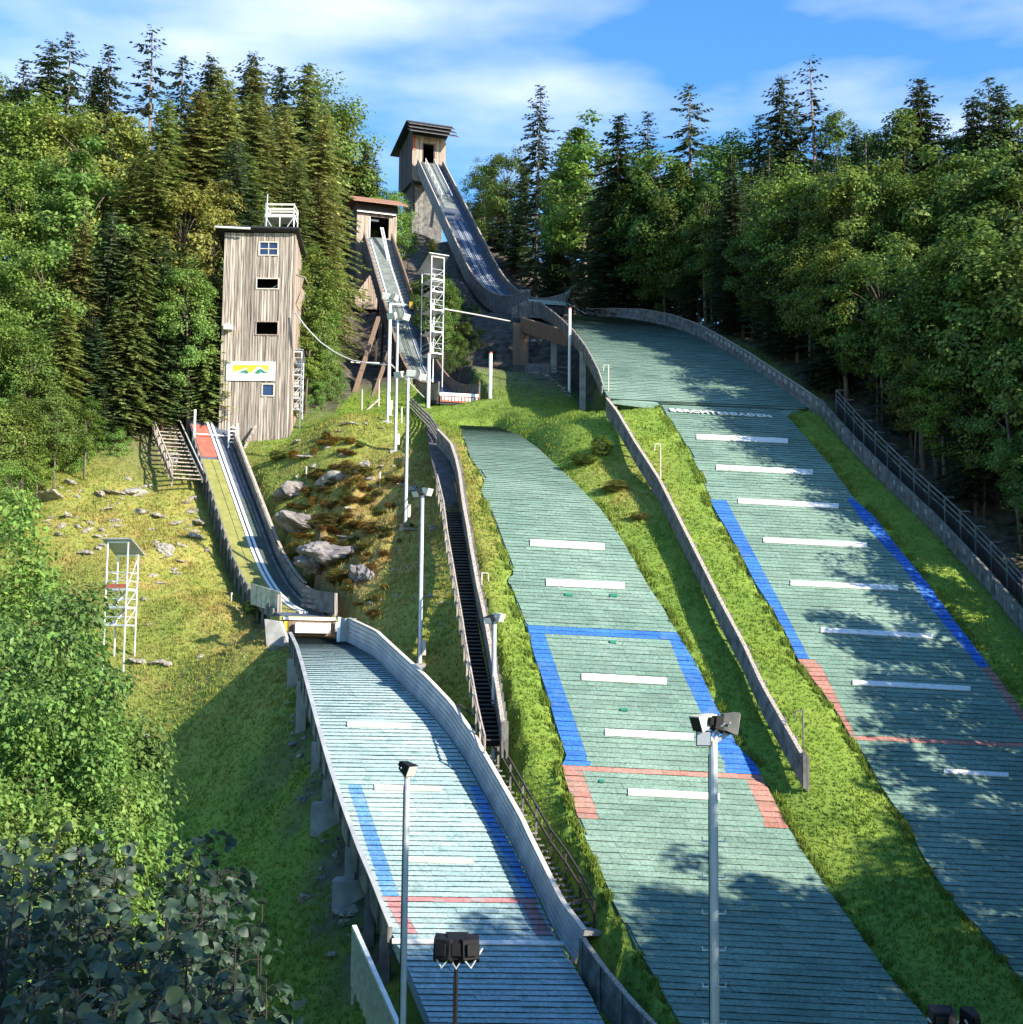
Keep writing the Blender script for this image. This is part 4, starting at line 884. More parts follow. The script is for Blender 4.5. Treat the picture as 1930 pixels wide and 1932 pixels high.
# start gear of the small inrun
one('boxf', 'start_bar', M_WHITE, iz, c[NS - 10], u, d, Z, (-1.5, 1.2), (-.04, .04), (.3, .38)); one('tube', 'start_post', M_WHITE, iz, [c[NS - 10] - u * 1.5 - Z * .1, c[NS - 10] - u * 1.5 + Z * 2.3], .1)
for k in range(3): one('boxf', 'start_step', M_WHITE if k < 2 else M_DARK, iz, c[NS - 1], u, d, Z, (-.6, .3), (.5 + .5 * k, 1.0 + .5 * k), (.2 + .35 * k, .3 + .35 * k))
for k in range(5): one('beam', 'gate_rung', M_WHITE, iz, c[NS - 12] + u * 1.05 + Z * (.2 + .3 * k) - d * .4, c[NS - 12] + u * 1.75 + Z * (.2 + .3 * k) - d * .4, .08)
for a in (1.05, 1.75): one('beam', 'gate_post', M_WHITE, iz, c[NS - 12] + u * a - Z * .3 - d * .4, c[NS - 12] + u * a + Z * 1.8 - d * .4, .1)

# ------------------------------------------------------------------ wooden stairs left of the small inrun
st = thing('wooden_stairs', 'wide wooden stairs with lattice railing left of the small inrun', 'stairs', gpt(322, 868, 90, 130))
q0 = c[NS - 26] - u * 3.1; q1 = c[NS - 2] - u * 3.3 + d * 2.2; nS = 17
for k in range(nS):
    p = q0 + (q1 - q0) * k / (nS - 1); one('boxf', 'tread', M_WOOD, st, p + Z * .15, u, d, Z, (-1.05, 1.05), (-.18, .18), (-.06, .02))
for s_ in (-1.1, 1.1): one('beam', 'stringer', M_WOODG, st, q0 + u * s_ - d * .2, q1 + u * s_ + d * .2, .08, .3)
for k in range(0, nS, 2):
    p = q0 + (q1 - q0) * k / (nS - 1) - u * 1.15; one('beam', 'baluster', M_WOOD, st, p - Z * .5, p + Z * 1.15, .09)
    if k + 2 < nS:
        p2 = q0 + (q1 - q0) * (k + 2) / (nS - 1) - u * 1.15; one('beam', 'lattice_slat', M_WOOD, st, p + Z * .1, p2 + Z * 1.05, .07); one('beam', 'lattice_slat', M_WOOD, st, p + Z * 1.05, p2 + Z * .1, .07, .05)
one('beam', 'handrail', M_WOOD, st, q0 - u * 1.15 + Z * 1.15, q1 - u * 1.15 + Z * 1.15, .1)
one('beam', 'handrail', M_GALV, st, q0 + u * 1.12 + Z * .9, q1 + u * 1.12 + Z * .9, .08)
for k in (0, 1): one('boxf', 'landing_board', M_WOODG, st, q1, u, d, Z, (-1.0, 4.0), (.6 + k * .8, .75 + k * .8), (.45 + k * .4, .6 + k * .4))
for (k, s_) in ((5, -1), (5, 1), (11, -1), (11, 1), (16, -1), (16, 1)):
    p = q0 + (q1 - q0) * k / (nS - 1) + u * s_; g = onG(p, -.3)
    if p[2] - g[2] > .4: one('beam', 'support', M_WOODD, st, g, p, .14)
g0 = gpt(329, 872, 90, 130); mb = MB(); mb.boxf(g0, X, YA, Z, (-.3, .3), (-.3, .3), (-.4, .7)); cb = mb.build('concrete_block', M_CONC, None, org=g0); tag(cb, 'pale concrete block at the foot of the wooden stairs', 'block')

# ------------------------------------------------------------------ the K90 knoll on its timber substructure
def knoll_side():
    tab = [(966, 584, 600, 156), (980, 574, 600, 155.5), (996, 569, 600, 155), (1020, 571, 600, 153), (1035, 583, 607, None), (1046, 591, 613, None), (1059, 602, 622, None), (1079, 621, 648, None), (1093, 638, 662, None), (1106, 656, 683, None), (1118, 678, 703, None), (1129, 700, 725, None), (1138, 728, 748, None)]
    T = []; B = []
    for (U, a, b, Y) in tab:
        if Y is None: Y = float(K90.pt(U + 10, a + 8)[1]) - .3
        T.append(W(U, a, Y)); B.append(W(U, b, Y))
    return np.array(T), np.array(B)
kT, kB = knoll_side(); kt = thing('takeoff_substructure', 'dark timber substructure with posts under the knoll of the widest slope', 'substructure', gpt(1050, 724, 100, 150))
sd = side(kT); mb = MB()
mb.loft([np.array([kB[i], kB[i] - sd[i] * .12 * -1, kT[i] + sd[i] * .12, kT[i]]) for i in range(len(kT))]); mb.build('side_wall', M_WOODG, kt)
fT = rs(kT, 1.1); fB = np.stack([np.interp(np.linspace(0, 1, len(fT)), np.linspace(0, 1, len(kB)), kB[:, k]) for k in range(3)], 1)
for i in range(1, len(fT) - 1):
    j = np.argmin(np.abs(kB[:, 1] - fT[i, 1])); zb_ = np.interp(-fT[i, 1], -kB[3:, 1], kB[3:, 2]) if fT[i, 1] < 154 else kB[0, 2]
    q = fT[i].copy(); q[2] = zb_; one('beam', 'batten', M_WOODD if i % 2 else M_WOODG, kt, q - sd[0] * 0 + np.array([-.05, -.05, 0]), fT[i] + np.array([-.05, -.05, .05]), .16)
cT = kT.copy(); mb = MB(); mb.tube(cT + Z * .04, .07, 6); mb.build('wall_cap', M_WOOD, kt)
def pxbox(nm, m, U0, U1, V0, V1, Y, dep, root):
    p = W((U0 + U1) / 2, V1, Y); w = (U1 - U0) * Y / F; h = (V1 - V0) * Y / F; g = float(zT(p[0], p[1] + dep / 2)); z0 = min(p[2], g) - .3
    return one('boxf', nm, m, root, np.array([p[0], p[1], 0]), X, YA, Z, (-w / 2, w / 2), (0, dep), (z0, p[2] + h))
pxbox('pier', M_WOODB, 967, 997, 606, 700, 148, 1.2, kt)
pxbox('pillar', M_CONC, 1039, 1050, 622, 722, 139, .6, kt); pxbox('pillar', M_CONC, 1093.5, 1105, 660, 756, 116, .5, kt)
one('beam', 'cross_beam', M_WOODB, kt, W(985, 612, 148.5), W(1075, 640, 133), .5, 1.5)
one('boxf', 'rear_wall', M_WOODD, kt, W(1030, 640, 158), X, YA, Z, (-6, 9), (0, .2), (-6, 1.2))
one('beam', 'diagonal_brace', M_WOODB, kt, W(997, 622, 147.5), W(1022, 650, 146), .3); one('beam', 'pale_board', M_CREAM, kt, W(1003, 642, 150), W(1022, 642, 150), .1, .25)
tb = thing('garden_bench', 'wooden bench and tilted board stored in the dark under the knoll', 'bench', onG(W(1020, 690, 136)))
p = onG(W(1018, 690, 136)); one('boxf', 'seat', M_WOODG, tb, p, X, YA, Z, (-1.2, 1.2), (-.2, .2), (.5, .58)); one('boxf', 'backrest', M_WOODG, tb, p, X, unit(YA + Z * .0), Z, (-1.2, 1.2), (.22, .3), (.65, 1.5))
for a in (-1.0, 1.0): one('boxf', 'leg', M_WOODG, tb, p, X, YA, Z, (a - .06, a + .06), (-.18, .18), (-.2, .5))
for k, a in enumerate(((1013, 706), (1054, 706))):
    p = onG(W(a[0], a[1], 134 - k * 6)); tr = thing('trestle', ('left' if not k else 'right') + ' low timber trestle lying among the stones under the knoll', 'trestle', p)
    for s_ in (-1.1, 1.1): one('beam', 'leg', M_WOODG, tr, p + X * s_ - Z * .2, p + X * s_ + Z * .9, .12)
    one('beam', 'rail', M_WOODG, tr, p - X * 1.25 + Z * .9, p + X * 1.25 + Z * .8, .12); one('beam', 'brace', M_WOODG, tr, p - X * 1.1 + Z * .75, p + X * 1.1 + Z * .1, .1)

# ------------------------------------------------------------------ barriers and fences
def ribbon(mb, foot, hts, th, up=None, off=0.0, z0=0.0, mi=0):
    s_ = side(foot); up = np.tile(Z, (len(foot), 1)) if up is None else up
    hts = np.broadcast_to(hts, len(foot))
    mb.loft([np.array([foot[i] + s_[i] * off + up[i] * z0, foot[i] + s_[i] * (off + th) + up[i] * z0, foot[i] + s_[i] * (off + th) + up[i] * hts[i], foot[i] + s_[i] * off + up[i] * hts[i]]) for i in range(len(foot))], mi)
def plank_fence(name, label, cat, foot, h, th, rows, m, post_step=2.0, cap=None, postside=1, root=None, zlow=-.35, gap=.025):
    foot = rs(foot, .8); s_ = side(foot); r = root or thing(name, label, cat, foot[len(foot) // 2]); hh = np.linspace(zlow, h, rows + 1)
    for k in range(rows):
        mb = MB(); ribbon(mb, foot, hh[k + 1] - gap, th + (k % 2) * .012, z0=hh[k]); mb.build('plank', m, r)
    st_ = max(1, int(post_step / .8))
    for i in range(0, len(foot), st_):
        q = foot[i] + s_[i] * (th + .07) * postside; one('beam', 'post', m, r, q - Z * .5, q + Z * (h + .04), .11)
    if cap is not None:
        mb = MB(); ribbon(mb, foot, h + .06, th + .10, off=-.05, z0=h); mb.build('cap', cap, r)
    return r, foot
# upper right barrier of K90
ux = np.array([1106, 1156, 1216, 1266, 1316, 1366, 1416, 1466, 1515, 1543.]); uf = np.array([590, 597, 606, 617, 635, 660, 692, 727, 762, 782.]); ut = np.array([583, 581.5, 583, 592.5, 610, 637.5, 667, 700, 732, 752.])
foot = K90.pt(ux, uf); hh = (uf - ut) * foot[:, 1] / F
r1 = thing('timber_barrier', 'curved grey timber barrier around the top of the widest slope', 'barrier', foot[5])
for k in range(3):
    mb = MB(); f2 = rs(foot, 1.0); h2 = np.interp(f2[:, 0], foot[:, 0], hh); ribbon(mb, f2, h2 * (k + 1) / 3 - .02, .08 + .01 * (k % 2), z0=0); s_ = side(f2)
    mb = MB(); mb.loft([np.array([f2[i] + Z * (h2[i] * k / 3 - (.3 if k == 0 else 0)), f2[i] + s_[i] * -.08 + Z * (h2[i] * k / 3 - (.3 if k == 0 else 0)), f2[i] + s_[i] * -.08 + Z * (h2[i] * (k + 1) / 3 - .025), f2[i] + Z * (h2[i] * (k + 1) / 3 - .025)]) for i in range(len(f2))]); mb.build('plank', M_WOODG, r1)
for i in range(0, len(f2), 3): one('beam', 'batten', M_WOODG, r1, f2[i] + s_[i] * .03 - Z * .2, f2[i] + s_[i] * .03 + Z * (h2[i] + .03), .1)
mb = MB(); mb.loft([np.array([f2[i] + s_[i] * -.12 + Z * h2[i], f2[i] + s_[i] * .06 + Z * h2[i], f2[i] + s_[i] * .06 + Z * (h2[i] + .06), f2[i] + s_[i] * -.12 + Z * (h2[i] + .06)]) for i in range(len(f2))]); mb.build('cap', M_WOOD, r1)
def plates(root, f, h, step, i0=0):
    f3 = rs(f, step); s3 = side(f3)
    for i in range(i0, len(f3)):
        t = unit(f3[min(i + 1, len(f3) - 1)] - f3[max(i - 1, 0)]); hz = h(f3[i]) if callable(h) else h
        sg_ = -1 if s3[i] @ (-f3[i]) < 0 else 1
        one('boxf', 'distance_plate', M_SHEET, root, f3[i] + Z * hz, s3[i], t, Z, (-.03 - .10 * (s3[i][0] > 0), .03) if s3[i][0] > 0 else (-.03, .13), (-.11, .11), (-.16, .16))
plates(r1, foot, lambda p: float(np.interp(p[0], foot[:, 0], hh)) * .72, 1.05, 28)
# lower right barrier of K90
lx = np.array([1549, 1590, 1644, 1687, 1731, 1767, 1806, 1861, 1904, 1960, 2030, 2120.]); lf = np.array([783, 832, 888, 931, 973, 1007, 1049, 1109, 1160, 1228, 1315, 1430.])
foot_k90 = np.vstack([K90.pt(ux, uf), K90.pt(lx, lf)])
foot = K90.pt(lx, lf); r2, ff = plank_fence('timber_barrier', 'long straight grey timber barrier with white distance plates down the right edge', 'barrier', foot, 1.22, .1, 4, M_WOODG, 2.4, M_WOODG)
plates(r2, ff, .88, 1.06)
ledge = MB(); ribbon(ledge, ff, .28, .3, off=-.25, z0=-.3); ledge.build('foot_ledge', M_WOODG, r2)
hr = thing('railing', 'dark steel railing behind the straight timber barrier at the wood edge', 'railing', ff[len(ff) // 2])
rl = rs(ff, 2.0); sr = side(rl); sgn_ = 1 if sr[3][0] > 0 else -1
for p, s_ in zip(rl, sr):
    q = p + s_ * sgn_ * 1.25; one('beam', 'post', M_WOODG, hr, onG(q, -.3), q + Z * 2.0, .1); one('beam', 'arm', M_WOODG, hr, q + Z * 2.0, q + s_ * sgn_ * .7 + Z * 2.0, .08)
for hz in (1.2, 1.6, 2.0): one('tube', 'rail', M_WOODG, hr, rl + sr * sgn_ * 1.25 + Z * hz, .05, 6)
mb = MB(); ribbon(mb, rl, 1.15, .05, off=1.3 * sgn_, z0=.1); mb.build('boarding', M_WOODD, hr)
# left barrier of K90 (seen from its outer side)
tx = np.array([1146, 1166, 1201, 1246, 1286, 1316, 1366, 1406, 1441, 1480, 1518.]); tv = np.array([742, 767, 827, 897, 977, 1037, 1137, 1212, 1289, 1358, 1425.])
foot = K90.pt(tx, tv + 36 + (tv - 742) * .014)
plank_fence('timber_barrier', 'weathered plank barrier between the middle slope and the widest slope', 'barrier', foot, 1.02, .1, 3, M_WOODG, 1.6, M_WOOD, -1)
e0 = foot[-1]; one('beam', 'end_post', M_WOODG, bpy.data.objects['timber_barrier.002'], e0 - Z * .4, e0 + Z * 1.25, .16)
# fence beside the long stairs
sx = np.array([826, 838, 852, 862, 868, 876, 883, 890, 897, 903, 910, 917, 925, 937, 950.]); sv = np.array([803, 816, 832, 863, 891, 953, 990, 1035, 1075, 1110, 1140, 1175, 1218, 1290, 1375.])
foot = MID.pt(sx, sv + 40); plank_fence('timber_fence', 'dark plank fence running along the right of the long stairs', 'fence', foot, 1.25, .09, 4, M_WOODG, 1.3, M_WOOD, -1)
foot2 = MID.pt(np.array([775, 795, 812, 826]), np.array([776, 797, 815, 838.])); rr = thing('railing', 'short slatted railing between the middle takeoff and the top of the fence', 'railing', foot2[1])
for k in range(4):
    mb = MB(); ribbon(mb, rs(foot2, .8), .3 + k * .3, .05, z0=.14 + k * .3); mb.build('rail', M_WOODG, rr)
for p in rs(foot2, 1.5): one('beam', 'post', M_WOODG, rr, p - Z * .4, p + Z * 1.3, .1)
# long dark stairs
lfV = np.array([800, 860, 910, 964, 1024, 1065, 1125, 1224, 1290, 1340, 1400.]); lfU = np.array([803, 812, 823, 842, 851, 858.5, 870, 881, 891, 899, 915.])
rtV = np.array([800, 850, 893, 983, 1041, 1097, 1162, 1224, 1290, 1340, 1400.]); rtU = np.array([826, 842, 853, 872, 883, 892, 900, 911, 924, 934, 947.])
sw = thing('long_stairs', 'long dark flight of stairs climbing between the rocky mound and the middle slope', 'stairs', MID.pt(880, 1100))
vv = np.arange(802, 1402, 4.0); cen = MID.pt(.5 * (np.interp(vv, lfV, lfU) + np.interp(vv, rtV, rtU)), vv); wid = (np.interp(vv, rtV, rtU) - np.interp(vv, lfV, lfU)) * cen[:, 1] / F
cs = rs(cen, .36); cw = np.interp(cs[:, 1][::-1], cen[:, 1][::-1], wid[::-1])[::-1]; tdir = side(cs)
i_st = int(np.argmin(np.abs(cs[:, 1] - MID.pt(857, 962)[1])))
mb = MB(); mb.loft([np.array([cs[i] - tdir[i] * cw[i] * .5 + Z * .06, cs[i] + tdir[i] * cw[i] * .5 + Z * .06, cs[i] + tdir[i] * cw[i] * .5 - Z * .3, cs[i] - tdir[i] * cw[i] * .5 - Z * .3]) for i in range(0, i_st + 1, 4)]); mb.build('ramp_deck', M_TREAD, sw)
mb = MB(); mb.loft([np.array([cs[i] - tdir[i] * cw[i] * .5 - Z * .16, cs[i] + tdir[i] * cw[i] * .5 - Z * .16, cs[i] + tdir[i] * cw[i] * .5 - Z * .45, cs[i] - tdir[i] * cw[i] * .5 - Z * .45]) for i in range(i_st, len(cs), 4)]); mb.build('understructure', M_BLACK, sw)
hd = unit(cs[-1] - cs[0]); hd = unit(hd * np.array([1, 1, 0]))
for i in range(i_st, len(cs)):
    sg_ = tdir[i] * np.sign(tdir[i][0]); one('boxf', 'tread', M_TREAD, sw, cs[i], sg_, hd, Z, (-cw[i] / 2, cw[i] / 2), (-.14, .13), (.02, .09))
hrx = np.array([826, 838, 845.5, 855, 864, 873.5, 881, 893, 903, 916.]); hrv = np.array([892, 942, 1005, 1059, 1115, 1171, 1222, 1290, 1345, 1400.])
hf = MID.pt(hrx - 2, hrv + 36); hfr = rs(hf, 1.5)
for p in hfr: one('beam', 'railing_post', M_WOOD, sw, p - Z * .4, p + Z * 1.1, .09)
one('tube', 'handrail', M_WOOD, sw, hfr + Z * 1.1, .05, 6); one('tube', 'handrail', M_WOODG, sw, hfr + Z * .6, .035, 6)

# ------------------------------------------------------------------ small slope: barrier, edge, posts, side stairs
Vq = np.arange(1211, 1820, 9.0); bt = np.interp(Vq, [1211, 1238, 1279, 1328, 1378, 1436, 1517, 1598, 1693, 1769, 1819], [652, 703, 743, 793, 838, 878, 923, 968, 1013, 1049, 1085])
pb = SML.pt(bt, Vq); pb = rs(pb, .8); tg = np.gradient(pb, axis=0); tg /= np.linalg.norm(tg, axis=1)[:, None]; sdv = side(pb); sdv *= np.sign(sdv[:, :1]); nup = np.cross(sdv, tg); nup *= np.sign(nup[:, 2:]); nup /= np.linalg.norm(nup, axis=1)[:, None]
cb_ = thing('corrugated_barrier', 'curved corrugated sheet metal barrier on the right edge of the pale blue slope', 'barrier', pb[len(pb) // 2])
HB = 1.3; prof = []
for k in range(6):
    z0 = -.12 + (HB + .12) * k / 6; dz = (HB + .12) / 6
    prof += [(0.00, z0 + .02), (-.05, z0 + dz * .18), (-.05, z0 + dz * .78), (0.00, z0 + dz * .96)]
prof += [(.05, HB), (.05, -.12)]
for a, b in ((0, 9), (9, 20), (20, 33), (33, 47), (47, 62), (62, len(pb))):
    if a >= len(pb) - 2: continue
    b = min(b, len(pb) - 1); mb = MB(); e = random.uniform(-.015, .015)
    mb.loft([np.array([pb[i] + sdv[i] * (q[0] + .12 + e) + nup[i] * (q[1] + e) for q in prof]) for i in range(a, b + 1)]); mb.build('sheet_panel', M_SHEET, cb_)
mb = MB(); mb.loft([np.array([pb[i] + sdv[i] * .06 + nup[i] * (HB + .03), pb[i] + sdv[i] * .26 + nup[i] * (HB + .03), pb[i] + sdv[i] * .26 + nup[i] * (HB + .08), pb[i] + sdv[i] * .06 + nup[i] * (HB + .08)]) for i in range(len(pb))]); mb.build('cap_rail', M_CREAM, cb_)
for i in range(2, len(pb), 3): one('beam', 'back_post', M_WOODD, cb_, onG(pb[i] + sdv[i] * .25, -.3), pb[i] + sdv[i] * .22 + nup[i] * HB, .12)
one('boxf', 'end_panel', M_SHEET, cb_, pb[0], sdv[0], tg[0], nup[0], (-.35, .55), (-.1, -.04), (-.15, 1.35)); one('boxf', 'end_post', M_WHITE, cb_, pb[0], sdv[0], tg[0], nup[0], (-.5, -.35), (-.12, 0), (-.3, 1.4))
# left edge
Vl = np.arange(1204, 1765, 8.0); pl = rs(SML.pt(SML.L(Vl), Vl), .8); sl = side(pl); sl *= -np.sign(sl[:, :1])
ed = thing('edge_barrier', 'thin pale edge barrier along the left side of the pale blue slope', 'barrier', pl[len(pl) // 2])
mb = MB(); mb.loft([np.array([pl[i] + sl[i] * .03 - Z * .75, pl[i] + sl[i] * .12 - Z * .75, pl[i] + sl[i] * .12 + Z * .30, pl[i] + sl[i] * .03 + Z * .30]) for i in range(len(pl))]); mb.build('panel', M_WOODG, ed)
mb = MB(); mb.loft([np.array([pl[i] + sl[i] * -.02 + Z * .30, pl[i] + sl[i] * .17 + Z * .30, pl[i] + sl[i] * .17 + Z * .36, pl[i] + sl[i] * -.02 + Z * .36]) for i in range(len(pl))]); mb.build('top_rail', M_SHEET, ed)
for i in range(1, len(pl), 2): one('beam', 'bracket', M_WOODG, ed, pl[i] + sl[i] * .16 - Z * .8, pl[i] + sl[i] * .16 + Z * .28, .07)
sb = thing('slope_supports', 'concrete and timber posts carrying the left side of the pale blue slope', 'supports', onG(pl[len(pl) // 2]))
for (U, V, w, m) in ((512, 1172, .75, M_WOODG), (540, 1228, .8, M_CONC), (556, 1262, .5, M_CONC), (591, 1372, .5, M_CONC), (617, 1448, .42, M_CONC), (655, 1578, .42, M_CONC), (690, 1662, .4, M_WOODG), (722, 1738, .4, M_WOODG)):
    i = int(np.argmin(np.abs(vproj(pl)[1] - V))) if V > 1206 else 0
    p = pl[i] + sl[i] * (.05 if V > 1206 else .9) - Z * .5; g = onG(p, -.5)
    one('boxf', 'post', m, sb, np.array([p[0], p[1], 0]), X, YA, Z, (-w / 2, w / 2), (-.2, .25), (g[2], p[2]))
    q = pl[i] - sl[i] * 5.2 - Z * .5; q2 = onG(q, -.5)
    if q[2] - q2[2] > .7: one('boxf', 'inner_post', m, sb, np.array([q[0], q[1], 0]), X, YA, Z, (-w / 2, w / 2), (-.2, .25), (q2[2], q[2]))
    if U in (617, 655): one('boxf', 'footing', M_CONC, sb, np.array([p[0], p[1], 0]), X, YA, Z, (-.65, .65), (-.5, .6), (g[2] - .3, g[2] + 1.1))
ab = MB(); ab.slab([W(*q, 79.6) for q in ((499, 1168), (503, 1222), (530, 1246), (549, 1250), (546, 1222), (528, 1172))], np.array([.1, .35, 0])); ab.build('abutment', M_CONC, sb)
mb = MB(); mb.loft([np.array([pl[i] - sl[i] * .2 - Z * .75, pl[i] + sl[i] * .02 - Z * .75, pl[i] + sl[i] * .02 - Z * .45, pl[i] - sl[i] * .2 - Z * .45]) for i in range(len(pl))]); mb.build('edge_beam', M_WOODG, sb)
# stairs with dark railing outside the corrugated barrier
rU = np.array([865, 901, 941, 991, 1040, 1081, 1121.]); rV = np.array([1308, 1333, 1378, 1468, 1553, 1625, 1702.])
fb = SML.pt(rU, rV + 66); fb[:, 2] = np.maximum(fb[:, 2], zT(fb[:, 0], fb[:, 1]) + .1); fb = rs(fb, 1.75); fd = side(fb); fd *= np.sign(fd[:, :1])
sr_ = thing('side_stairs', 'narrow stairs with a dark two bar railing outside the corrugated barrier', 'stairs', fb[len(fb) // 2])
for k, p in enumerate(fb): one('beam', 'railing_post', M_WOODD if k > 5 else M_WOODG, sr_, p - Z * .9, p + Z * 1.12, .09)
one('tube', 'handrail', M_WOODD, sr_, fb + Z * 1.12, .055, 6); one('tube', 'knee_rail', M_WOODD, sr_, fb + Z * .6, .06, 6)
tp_ = rs(fb, .42); td = side(tp_); td *= np.sign(td[:, :1])
for i in range(2, len(tp_)): one('boxf', 'tread', M_WOODG, sr_, tp_[i] - td[i] * .5, td[i], unit(np.cross(Z, td[i])), Z, (-.45, .5), (-.13, .13), (-.06, .0))
ep = fb[-1]; one('beam', 'end_rail', M_WOODD, sr_, ep + Z * 1.1, ep + Z * 1.1 - fd[-1] * .9, .08); one('boxf', 'bottom_landing', M_CONC, sr_, ep, X, YA, Z, (-.9, .3), (-.6, .4), (-.15, .02))
for s_ in (-.8, .2): one('boxf', 'landing_leg', M_WOODD, sr_, ep, X, YA, Z, (s_ - .06, s_ + .06), (-.5, -.4), (-2.2, -.15))
# corrugated fence at the lower left, timber barrier at the lower right of the small slope
p0 = W(668, 1748, 51.5); p1 = W(752, 1936, 46.5); p2 = W(800, 2040, 44); cfp = rs([p0, p1, p2], .22); cs_ = side(cfp); cf = thing('corrugated_fence', 'grey corrugated metal fence with a white top rail below the slope posts', 'fence', p0 - Z * 2)
mb = MB(); mb.loft([np.array([cfp[i] + cs_[i] * (.06 * (-1) ** i) - Z * 2.1, cfp[i] + cs_[i] * (.06 * (-1) ** i + .03) - Z * 2.1, cfp[i] + cs_[i] * (.06 * (-1) ** i + .03), cfp[i] + cs_[i] * (.06 * (-1) ** i)]) for i in range(len(cfp))]); mb.build('panel', M_GALV, cf)
one('beam', 'top_rail', M_WHITE, cf, p0, p1, .16, .12); one('beam', 'top_rail', M_WHITE, cf, p1, p2, .16, .12)
for q in rs([p0, p1, p2], 2.4): one('beam', 'post', M_GALV, cf, onG(q, -.4), q, .1)
tf = SML.pt(np.array([1102, 1128, 1159, 1200, 1245, 1300.]), np.array([1832, 1872, 1912, 1962, 2010, 2070.]))
plank_fence('timber_barrier', 'grey plank barrier continuing below the end of the corrugated barrier', 'barrier', tf, 1.15, .09, 3, M_WOODG, 1.8, M_WOOD, 1)

# ------------------------------------------------------------------ trainers' scaffold stands
def stand(label, base, u, f, w, dep, decks, roof_z, roof_drop, over, toe=None, name='trainers_stand', legs_down=(0, 0, 0, 0)):
    u = unit(u); f = unit(f); t = thing(name, label, 'scaffold stand', base); C_ = [(-w / 2, 0), (w / 2, 0), (-w / 2, -dep), (w / 2, -dep)]
    P = lambda a, b, z: base + u * a + f * b + Z * z
    for (a, b) in C_:
        q = P(a, b, 0); g = float(zT(q[0], q[1])) - .3; one('tube', 'leg', M_GALV, t, [np.array([q[0], q[1], g]), P(a, b, roof_z - (roof_drop if b < 0 else 0))], .055)
    for k, z in enumerate(decks):
        one('boxf', 'platform', M_GALV, t, base, u, f, Z, (-w / 2 - .04, w / 2 + .04), (-dep - .04, .04), (z - .05, z + .05))
        for zz in (z + .5, z + 1.0):
            for (p, q) in ((C_[0], C_[1]), (C_[0], C_[2]), (C_[1], C_[3])): one('tube', 'guard_rail', M_GALV, t, [P(*p, zz), P(*q, zz)], .03, 6)
        zn = decks[k + 1] if k + 1 < len(decks) else roof_z - roof_drop - .2
        one('tube', 'brace', M_GALV, t, [P(-w / 2, 0, z), P(w / 2, 0, (z + zn) / 2 if toe else zn)], .03, 6); one('tube', 'brace', M_GALV, t, [P(w / 2, 0, z), P(w / 2, -dep, zn)], .03, 6)
        if k: one('beam', 'ladder', M_GALV, t, P(-w * .25, -dep * .2, decks[k - 1]), P(w * .1, -dep * .8, z), .3, .06)
    if toe: one('boxf', 'toe_board', toe, t, base, u, f, Z, (-w / 2, w / 2), (.045, .075), (decks[-1] + .06, decks[-1] + .3))
    for (p, q) in ((C_[0], C_[1]), (C_[2], C_[3])):
        zz = roof_z - (roof_drop if p[1] < 0 else 0); one('tube', 'roof_beam', M_WHITE, t, [P(*p, zz - .05), P(*q, zz - .05)], .05, 6)
    a = w / 2 + over; mb = MB(); mb.slab([P(-a, over * .7, roof_z + .05 + roof_drop * .1), P(a, over * .7, roof_z + .05 + roof_drop * .1), P(a, -dep - over, roof_z - roof_drop * 1.15 + .05), P(-a, -dep - over, roof_z - roof_drop * 1.15 + .05)], Z * .07); mb.build('roof', M_SHEET, t)
    return t
sB = W(823, 682, 132); zf = lambda V, Y, V0: (V0 - V) * Y / F
stand('tall narrow steel scaffold stand with a tilted roof right of the middle inrun', sB, (.88, .47, 0), (.47, -.88, 0), 1.35, 2.2, [zf(V, 132, 682) for V in (666, 624, 581, 545, 521)], zf(476, 132, 682), 1.15, .4)
sB = W(214, 1243, 83); g_ = float(zT(sB[0], sB[1]))
stand('small steel scaffold stand with a red toe board on the left grass slope', sB, (.97, -.22, 0), (-.22, -.97, 0), 1.35, 1.3, [zf(V, 83, 1243) for V in (1180, 1146, 1112)], zf(1022, 83, 1243), .7, .3, M_REDB)
sB = W(557, 786, 114)
stand('steel scaffold stair stand attached close to the right of the judges tower', sB, (1, .06, 0), (.06, -1, 0), .8, 1.8, [zf(V, 114, 786) for V in (772, 750, 727, 705, 683)], zf(659, 114, 786), .6, .15)

# ------------------------------------------------------------------ floodlight masts and posts
def flood(parent, c, yaw, tilt, sz, face=M_LENS, body=M_BLACK):
    d = np.array([math.sin(yaw) * math.cos(tilt), -math.cos(yaw) * math.cos(tilt), math.sin(tilt)]); u = unit(np.cross(d, Z)); v = np.cross(u, d)
    w, h, dp = sz; mb = MB(); fr_ = [c + d * dp / 2 + u * a * w / 2 + v * b * h / 2 for (a, b) in ((-1, -1), (1, -1), (1, 1), (-1, 1))]; bk = [c - d * dp / 2 + u * a * w * .33 + v * b * h * .33 for (a, b) in ((-1, -1), (1, -1), (1, 1), (-1, 1))]
    mb.hexa(fr_ + bk); mb.boxf(c - d * dp / 2, u, v, d, (-w * .2, w * .2), (-h * .2, h * .2), (-dp * .25, 0)); o = mb.build('floodlight', body, parent)
    mb = MB(); mb.slab([c + d * (dp / 2 + .004) + u * a * w * .43 + v * b * h * .43 for (a, b) in ((-1, -1), (1, -1), (1, 1), (-1, 1))], d * .01); mb.build('lens', face, o)
    mb = MB(); mb.tube([c - d * dp * .1 + u * w * .53, c - d * dp * .3 - v * h * .62, c - d * dp * .1 - u * w * .53], .02, 5); mb.build('bracket', M_GALV, o)
